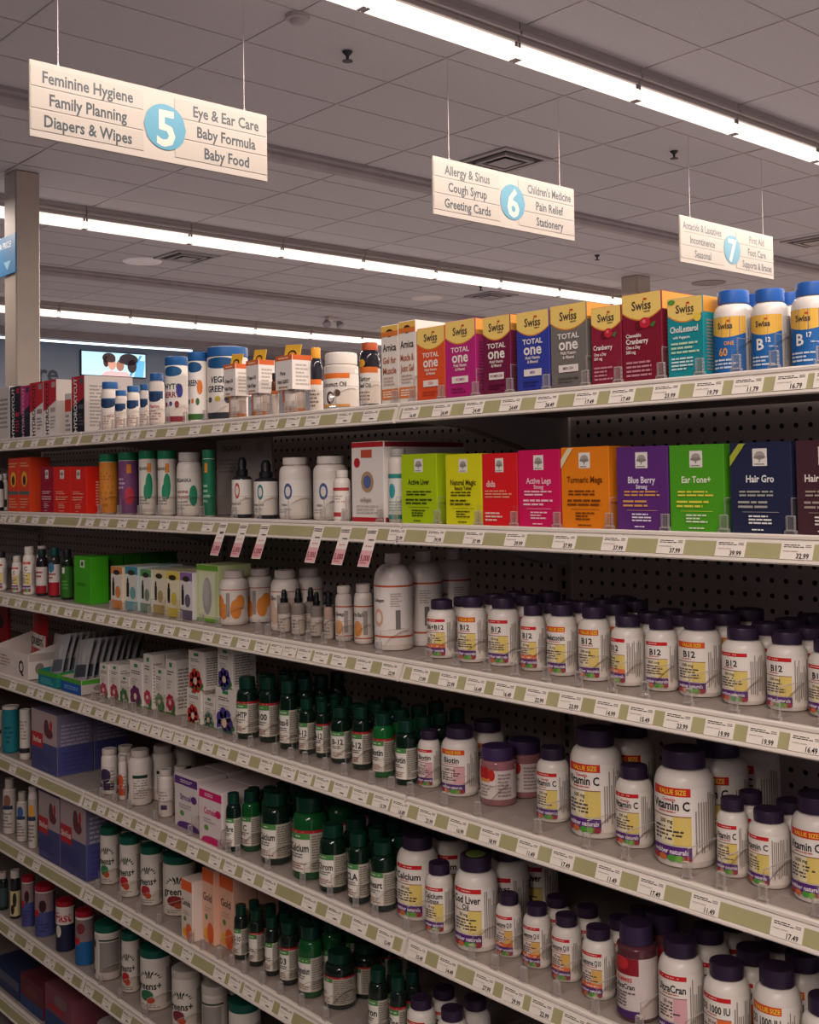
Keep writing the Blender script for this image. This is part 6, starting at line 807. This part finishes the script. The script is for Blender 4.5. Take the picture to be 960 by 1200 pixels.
aisle_sign(1.035, '5', ('Feminine Hygiene', 'Family Planning', 'Diapers & Wipes'), ('Eye & Ear Care', 'Baby Formula', 'Baby Food'), 'largest hanging aisle sign with a blue number 5 disc')
aisle_sign(3.775, '6', ('Allergy & Sinus', 'Cough Syrup', 'Greeting Cards'), ("Children's Medicine", 'Pain Relief', 'Stationery'), 'middle hanging aisle sign with a blue number 6 disc')
aisle_sign(6.53, '7', ('Antacids & Laxatives', 'Incontinence', 'Seasonal'), ('First Aid', 'Foot Care', 'Supports & Braces'), 'smallest hanging aisle sign with a blue number 7 disc')

# ------------------------------------------------------------------ gondola shelving
BW, DEP = 1.2192, .415
BAYS = [(-2 * BW, -BW), (-BW, 0), (0, BW), (BW, 2 * BW)]
e = empty('shelving_unit', (BW / 2, DEP, 0))
def wpart(mb, nm):
    o = mb.build(nm, e, smooth=False); o.location = (-BW / 2, -DEP, 0); return o
for a, b in BAYS:
    mb = MB(); mb.box(a + .02, b - .02, DEP + .004, DEP + .012, .1, 1.68, PEG); wpart(mb, 'back_panel')
    mb = MB(); mb.box(a + .004, b - .004, .02, DEP, 0, .05, STEEL); wpart(mb, 'base')
for x in (-2 * BW, -BW, 0, BW, 2 * BW):
    mb = MB(); mb.box(x - .019, x + .019, DEP - .002, DEP + .03, 0, 1.68, STEEL, b=.002)
    z = .15
    while z < 1.66:
        mb.box(x - .004, x + .004, DEP - .0026, DEP - .0018, z, z + .014, DARK); z += .0254
    wpart(mb, 'upright')
tag(e, 'long grey pegboard shelving unit holding all the vitamin shelves', 'shelving unit')
LEV = ['top', 'second', 'third', 'fourth', 'fifth', 'sixth', 'seventh', 'bottom']; BN = ['far left', 'left', 'middle', 'right']
RP = [(.006, .001), (0, .0015), (-.003, -.0005), (-.0035, -.004), (-.002, -.0055), (-.0035, -.007), (-.0045, -.009), (-.0118, -.0285), (-.015, -.0295), (-.016, -.0325), (-.014, -.0345), (-.008, -.034), (.006, -.03)]
for lv in range(1, 9):
    for bi, (a, b) in enumerate(BAYS):
        z = Z[lv]; e = empty('store_shelf', ((a + b) / 2, 0, z)); h = BW / 2 - .003
        mb = MB(); mb.box(-h, h, .004, DEP - .003, -.016, -.0006, DECK, b=.001)
        for k in range(28):
            xx = -h + .03 + k * (2 * h - .06) / 27; mb.box(xx - .004, xx + .004, .05, .052, -.0007, -.0003, STEEL)
        mb.box(-h, h, .004, .006, -.03, -.016, METAL); mb.build('shelf_deck', e, smooth=False)
        mb = MB(); n = len(RP); vs = [(s * h, p_[0], p_[1]) for s in (-1, 1) for p_ in RP]
        mb.add(vs, [(i, n + i, n + i + 1, i + 1) for i in range(n - 1)] + [tuple(range(n)), tuple(range(2 * n - 1, n - 1, -1))], RAIL); mb.build('price_rail', e, smooth=False)
        mb = MB(); q = .0008; mb.add([(-h + .006, -.0118 - q, -.0282), (h - .006, -.0118 - q, -.0282), (h - .006, -.0045 - q, -.0095), (-h + .006, -.0045 - q, -.0095)], [(0, 1, 2, 3)], OLIVE); o = mb.build('rail_insert', e, smooth=False)
        if lv < 8:
            for s in (-1, 1):
                mb = MB(); x0 = s * (h - .012); pts = [(.03, -.017), (DEP - .004, -.017), (DEP - .004, -.095), (DEP - .06, -.09), (.16, -.04), (.03, -.03)]; n = len(pts)
                vs = [(x0 + t, p_[0], p_[1]) for t in (-.0015, .0015) for p_ in pts]
                mb.add(vs, [tuple(range(n)), tuple(range(2 * n - 1, n - 1, -1))] + [(i, n + i, n + (i + 1) % n, (i + 1) % n) for i in range(n)], STEEL); mb.build('shelf_bracket', e, smooth=False)
        tag(e, f'{LEV[lv - 1]} metal shelf of the {BN[bi]} bay with olive price rail', 'shelf', 'metal shelves of the unit')

# unseen shelving unit across the aisle, added and sized to shade the lower shelves
e = empty('shelving_unit', (-1.4, -1.62, 0))
mb = MB(); mb.box(-5.2, 5.2, -.45, -.44, 0, 1.95, mat('#4a4648', .7, key='steel')); mb.build('back_panel', e, smooth=False)
for k in range(8):
    mb = MB(); mb.box(-5.2, 5.2, -.43, 0, .1 + .23 * k - .03, .1 + .23 * k, mat('#4a4648', .7, key='steel')); mb.build('shelf', e, smooth=False)
for x in (-5.22, 5.22):
    mb = MB(); mb.box(x - .02, x + .02, -.45, 0, 0, 1.95, STEEL); mb.build('end_panel', e, smooth=False)
tag(e, 'unseen grey shelving unit added across the aisle to shade the lower shelves', 'shelving unit')

# ------------------------------------------------------------------ products
CAT = {'bottle': 'bottle', 'carton': 'carton', 'canister': 'canister', 'jar': 'jar', 'tray': 'tray', 'wrapper': 'snack bar', 'card': 'display card'}
SHELF = {k: [] for k in range(1, 9)}; FOOT = {k: [] for k in range(1, 9)}; LATER = []
for (sh, ty, nm, x, gap, z, wd, H, d, L, D, o) in ITEMS:
    cyl = ty in PRO
    if cyl: t = make_cyl(ty, nm, wd, H, D, o); y = gap + wd / 2; step = wd + .004
    elif ty == 'herbbox': t = make_herb(nm, wd, H, D, o); y = gap + wd / 2; step = wd
    elif ty == 'tray': t = make_tray(nm, wd, H, d, D, o); y = gap; step = d
    elif ty == 'pouch': t = make_pouch(nm, wd, H, D, o); y = gap; step = .02
    else: t = make_carton(nm, wd, H, d, D, o); y = gap; step = d + .003
    t.location = (x, y, z); rz = (math.atan2(2.67 - x, 1.27 + y) - (.36 if ty in ('pill', 'jar') else .42) + o.get('rot', 0)) if cyl else 0; t.rotation_euler = (0, 0, rz + (random.uniform(-.05, .05) if cyl else 0))
    if ty == 'pouch': t.rotation_euler = (0, radians(5), 0); t.location.z += .009
    c = CAT[nm.split('_')[-1]]; g = o.get('g')
    assert 4 <= len(L.split()) <= 16, L
    tag(t, L, c, g)
    if not o.get('nodiv'): SHELF[sh].append((x, wd, gap, L, H, d))
    noun = o.get('noun', nm.replace('_', ' '))
    FOOT[sh].append((x, y if cyl else y + d / 2, wd / 2, wd / 2 if cyl else d / 2, cyl)); LATER.append((t, x, y, step, o.get('n', 0), cyl, wd, d, sh, z, rz, noun, L, c, g))
def clash(a, b):
    if a[4] and b[4]: return math.hypot(a[0] - b[0], a[1] - b[1]) < a[2] + b[2] + .001
    return abs(a[0] - b[0]) < a[2] + b[2] + .0005 and abs(a[1] - b[1]) < a[3] + b[3] + .0005
for (t, x, y, step, n, cyl, wd, d, sh, z, rz, noun, L, c, g) in LATER:
    for k in range(n):
        yy = y + step * (k + 1)
        if yy + (wd / 2 if cyl else d) > .408: break
        ok = None
        for dy in (0, .004, .010, .018):
            for dx in (0, .004, -.004, .008, -.008, .012, -.012, .017, -.017, .022, -.022):
                if yy + dy + (wd / 2 if cyl else d) > .410: continue
                q0 = (x + dx, yy + dy if cyl else yy + dy + d / 2, wd / 2, wd / 2 if cyl else d / 2, cyl)
                if not any(clash(q0, q) for q in FOOT[sh]): ok = (dx, dy, q0); break
            if ok: break
        if not ok: continue
        FOOT[sh].append(ok[2])
        cp = copy_thing(t); cp.location = (x + ok[0], yy + ok[1], z); cp.rotation_euler = (0, 0, rz + random.uniform(-.25, .25) * cyl)
        l2 = f'{noun}, {ORD[k + 1]} back behind the {L}'; assert len(l2.split()) <= 16, l2
        tag(cp, l2, c, g)

# silver snack sachets leaning in the two trays
trays = [i for i in ITEMS if i[1] == 'tray' and ('teal' in i[9] or 'blue' in i[9])]
for i, it in enumerate(trays):
    col = 'teal' if 'teal' in it[9] else 'blue'; d = it[8]
    s0 = make_pouch('snack_sachet', min(.1, it[6] * .72), .125, [('r', -.8, .2, .8, .45, '#3f4550' if i else '#5a6068'), ('r', -.3, .5, .5, .75, '#a8a6a4')], dict(bc='#8b8d92'), t=.013)
    s0.data.materials[0] = mat('#b3b2b4', .3, metal=.2, key='foil')
    for k in range(9):
        s = s0 if k == 0 else s0.copy()
        if k: C.objects.link(s)
        s.location = (it[3] + random.uniform(-.003, .003) + .004, .012 + it[4] + .0182 * k, it[5] + .014); s.rotation_euler = (radians(-17 + random.uniform(-.8, .8)), radians(-9 + random.uniform(-1.5, 1.5)), 0)
        tag(s, f'silver snack sachet, {ORD[k]} from the front in the {col} tray', 'sachet', f'silver sachets in the {col} tray')

# ------------------------------------------------------------------ clear dividers
def divider(x, sh, L, fin, tall):
    mb = MB(); mb.box(-.007, .007, .0008, .0105, 0, .006, CLEAR, b=.001); mb.box(-.0055, .0055, .002, .0095, .006, .024, CLEAR, b=.001)
    if fin:
        mb.box(-.0005, .0005, .0095, .075, .002, tall, FIN); mb.box(-.0008, .0008, .0095, .075, tall, tall + .001, CLEAR); mb.box(-.0008, .0008, .0085, .0095, .024, tall + .001, CLEAR)
    else: mb.box(-.006, .006, .0098, .0104, .006, tall * .75, FIN)
    o = mb.build('shelf_divider', smooth=False); o.location = (x, 0, Z[sh]); return tag(o, f'clear plastic divider right of the {L}' if len(L.split()) < 11 else f'clear divider right of the {L}', 'shelf divider', 'clear plastic shelf dividers')
for sh, lst in SHELF.items():
    if sh == 8: continue
    lst.sort()
    for k, (x, wd, gap, L, H, d) in enumerate(lst):
        if x < -.02 and sh > 0: continue
        r = x + wd / 2; nx = lst[k + 1][0] - lst[k + 1][1] / 2 if k + 1 < len(lst) else r + .03
        rm = nx - r
        xx = r + rm / 2 if rm < .03 else r + .006
        divider(xx, sh, L, rm > .0032, .045 if sh < 3 else .04)

# ------------------------------------------------------------------ price tags
SL_ = Vector((0, -.0073, -.019)).normalized(); NRM = Vector((0, -.019, .0073)).normalized()
INK = '#2a2526'
def price_tag(x, sh, price, wd):
    mb = MB(); h = .0208; m = mat('#eae0d6', .4, key='paper')
    mb.box(-wd / 2, wd / 2, -.0004, 0, 0, h, m)
    P = Print(mb, wd / 2, h, o=(0, -.0004, 0)); P.bars(-wd * .42, h * .70, wd * .2, h * .93, 2, INK); P.bars(wd * .25, h * .72, wd * .44, h * .92, 2, '#6a6260')
    if price: P.text(price, wd * .2, h * .22, h * .3, INK, wd * .5)
    else: P.bars(wd * .0, h * .12, wd * .4, h * .34, 1, '#4a4444')
    P.bars(-wd * .42, h * .45, wd * .3, h * .55, 1, '#bdb2a8')
    o = mb.build('price_tag', smooth=False)
    b = Vector((x, -.0118, -.0285)) + NRM * .0013; o.location = (b.x, b.y, b.z + Z[sh]); o.rotation_euler = (-math.atan2(.0073, .019), 0, 0); return o
used = set(); extra = set()
for sh, x, pr in TAGS:
    near = min(abs(x - q[1]) for q in TAGS if q[0] == sh and q[1] != x)
    o = price_tag(x, sh, pr, min(.043, near * .94))
    cand = sorted(SHELF[sh], key=lambda q: abs(q[0] - x)); lab = None
    for q in cand[:3]:
        if (sh, q[3]) not in used: used.add((sh, q[3])); lab = f'white price tag {"reading " + pr + " " if pr else ""}under the {q[3]}'; break
    if not lab:
        for q in cand:
            if (sh, q[3]) not in extra: extra.add((sh, q[3])); lab = f'additional white price tag near the {q[3]}'; break
    if len(lab.replace('.', ' ').replace('-', ' ').split()) > 16: lab = lab.replace('white price tag', 'price tag').replace(' reading', '')
    if len(lab.replace('.', ' ').replace('-', ' ').split()) > 16: lab = lab.replace('under the', 'under')
    if len(lab.replace('.', ' ').replace('-', ' ').split()) > 16: lab = lab.replace('additional white price tag near the', 'second price tag near')
    assert len(lab.split()) <= 16, lab
    tag(o, lab, 'price tag', f'price tags on the {LEV[sh - 1]} shelf rail')
for k, x in enumerate(HANG):
    mb = MB(); wd, h = .03, .07
    mb.box(-wd / 2, wd / 2, -.0004, 0, -h, 0, mat('#e8dcd4', .5, key='paper'))
    P = Print(mb, wd / 2, h, o=(0, -.0004, -h)); P.rect(-wd * .5, h * .02, wd * .5, h * .42, '#dba8ac'); P.text('5,000', 0, h * .22, h * .15, '#8c2038', wd * .85); P.bars(-wd * .35, h * .07, wd * .35, h * .12, 1, '#b04858')
    P.bars(-wd * .4, h * .85, wd * .4, h * .95, 2, INK); P.text('29.99' if k == 0 else '', wd * .1, h * .7, h * .07, INK, wd * .5); P.bars(-wd * .1, h * .66, wd * .4, h * .73, 1, '#4a4444'); P.ell(-wd * .15, h * .53, wd * .06, h * .02, '#c83a4a'); P.bars(-wd * .0, h * .51, wd * .35, h * .55, 1, '#c86a74')
    o = mb.build('points_offer_tag', smooth=False); b = Vector((x, -.0050, -.010)) + NRM * .003; o.location = (b.x, b.y, b.z + Z[2]); o.rotation_euler = (-math.atan2(.0073, .019), 0, 0)
    tag(o, f'hanging white and pink offer tag, {ORD[k]} of six from the left', 'offer tag', 'hanging offer tags below the second shelf')
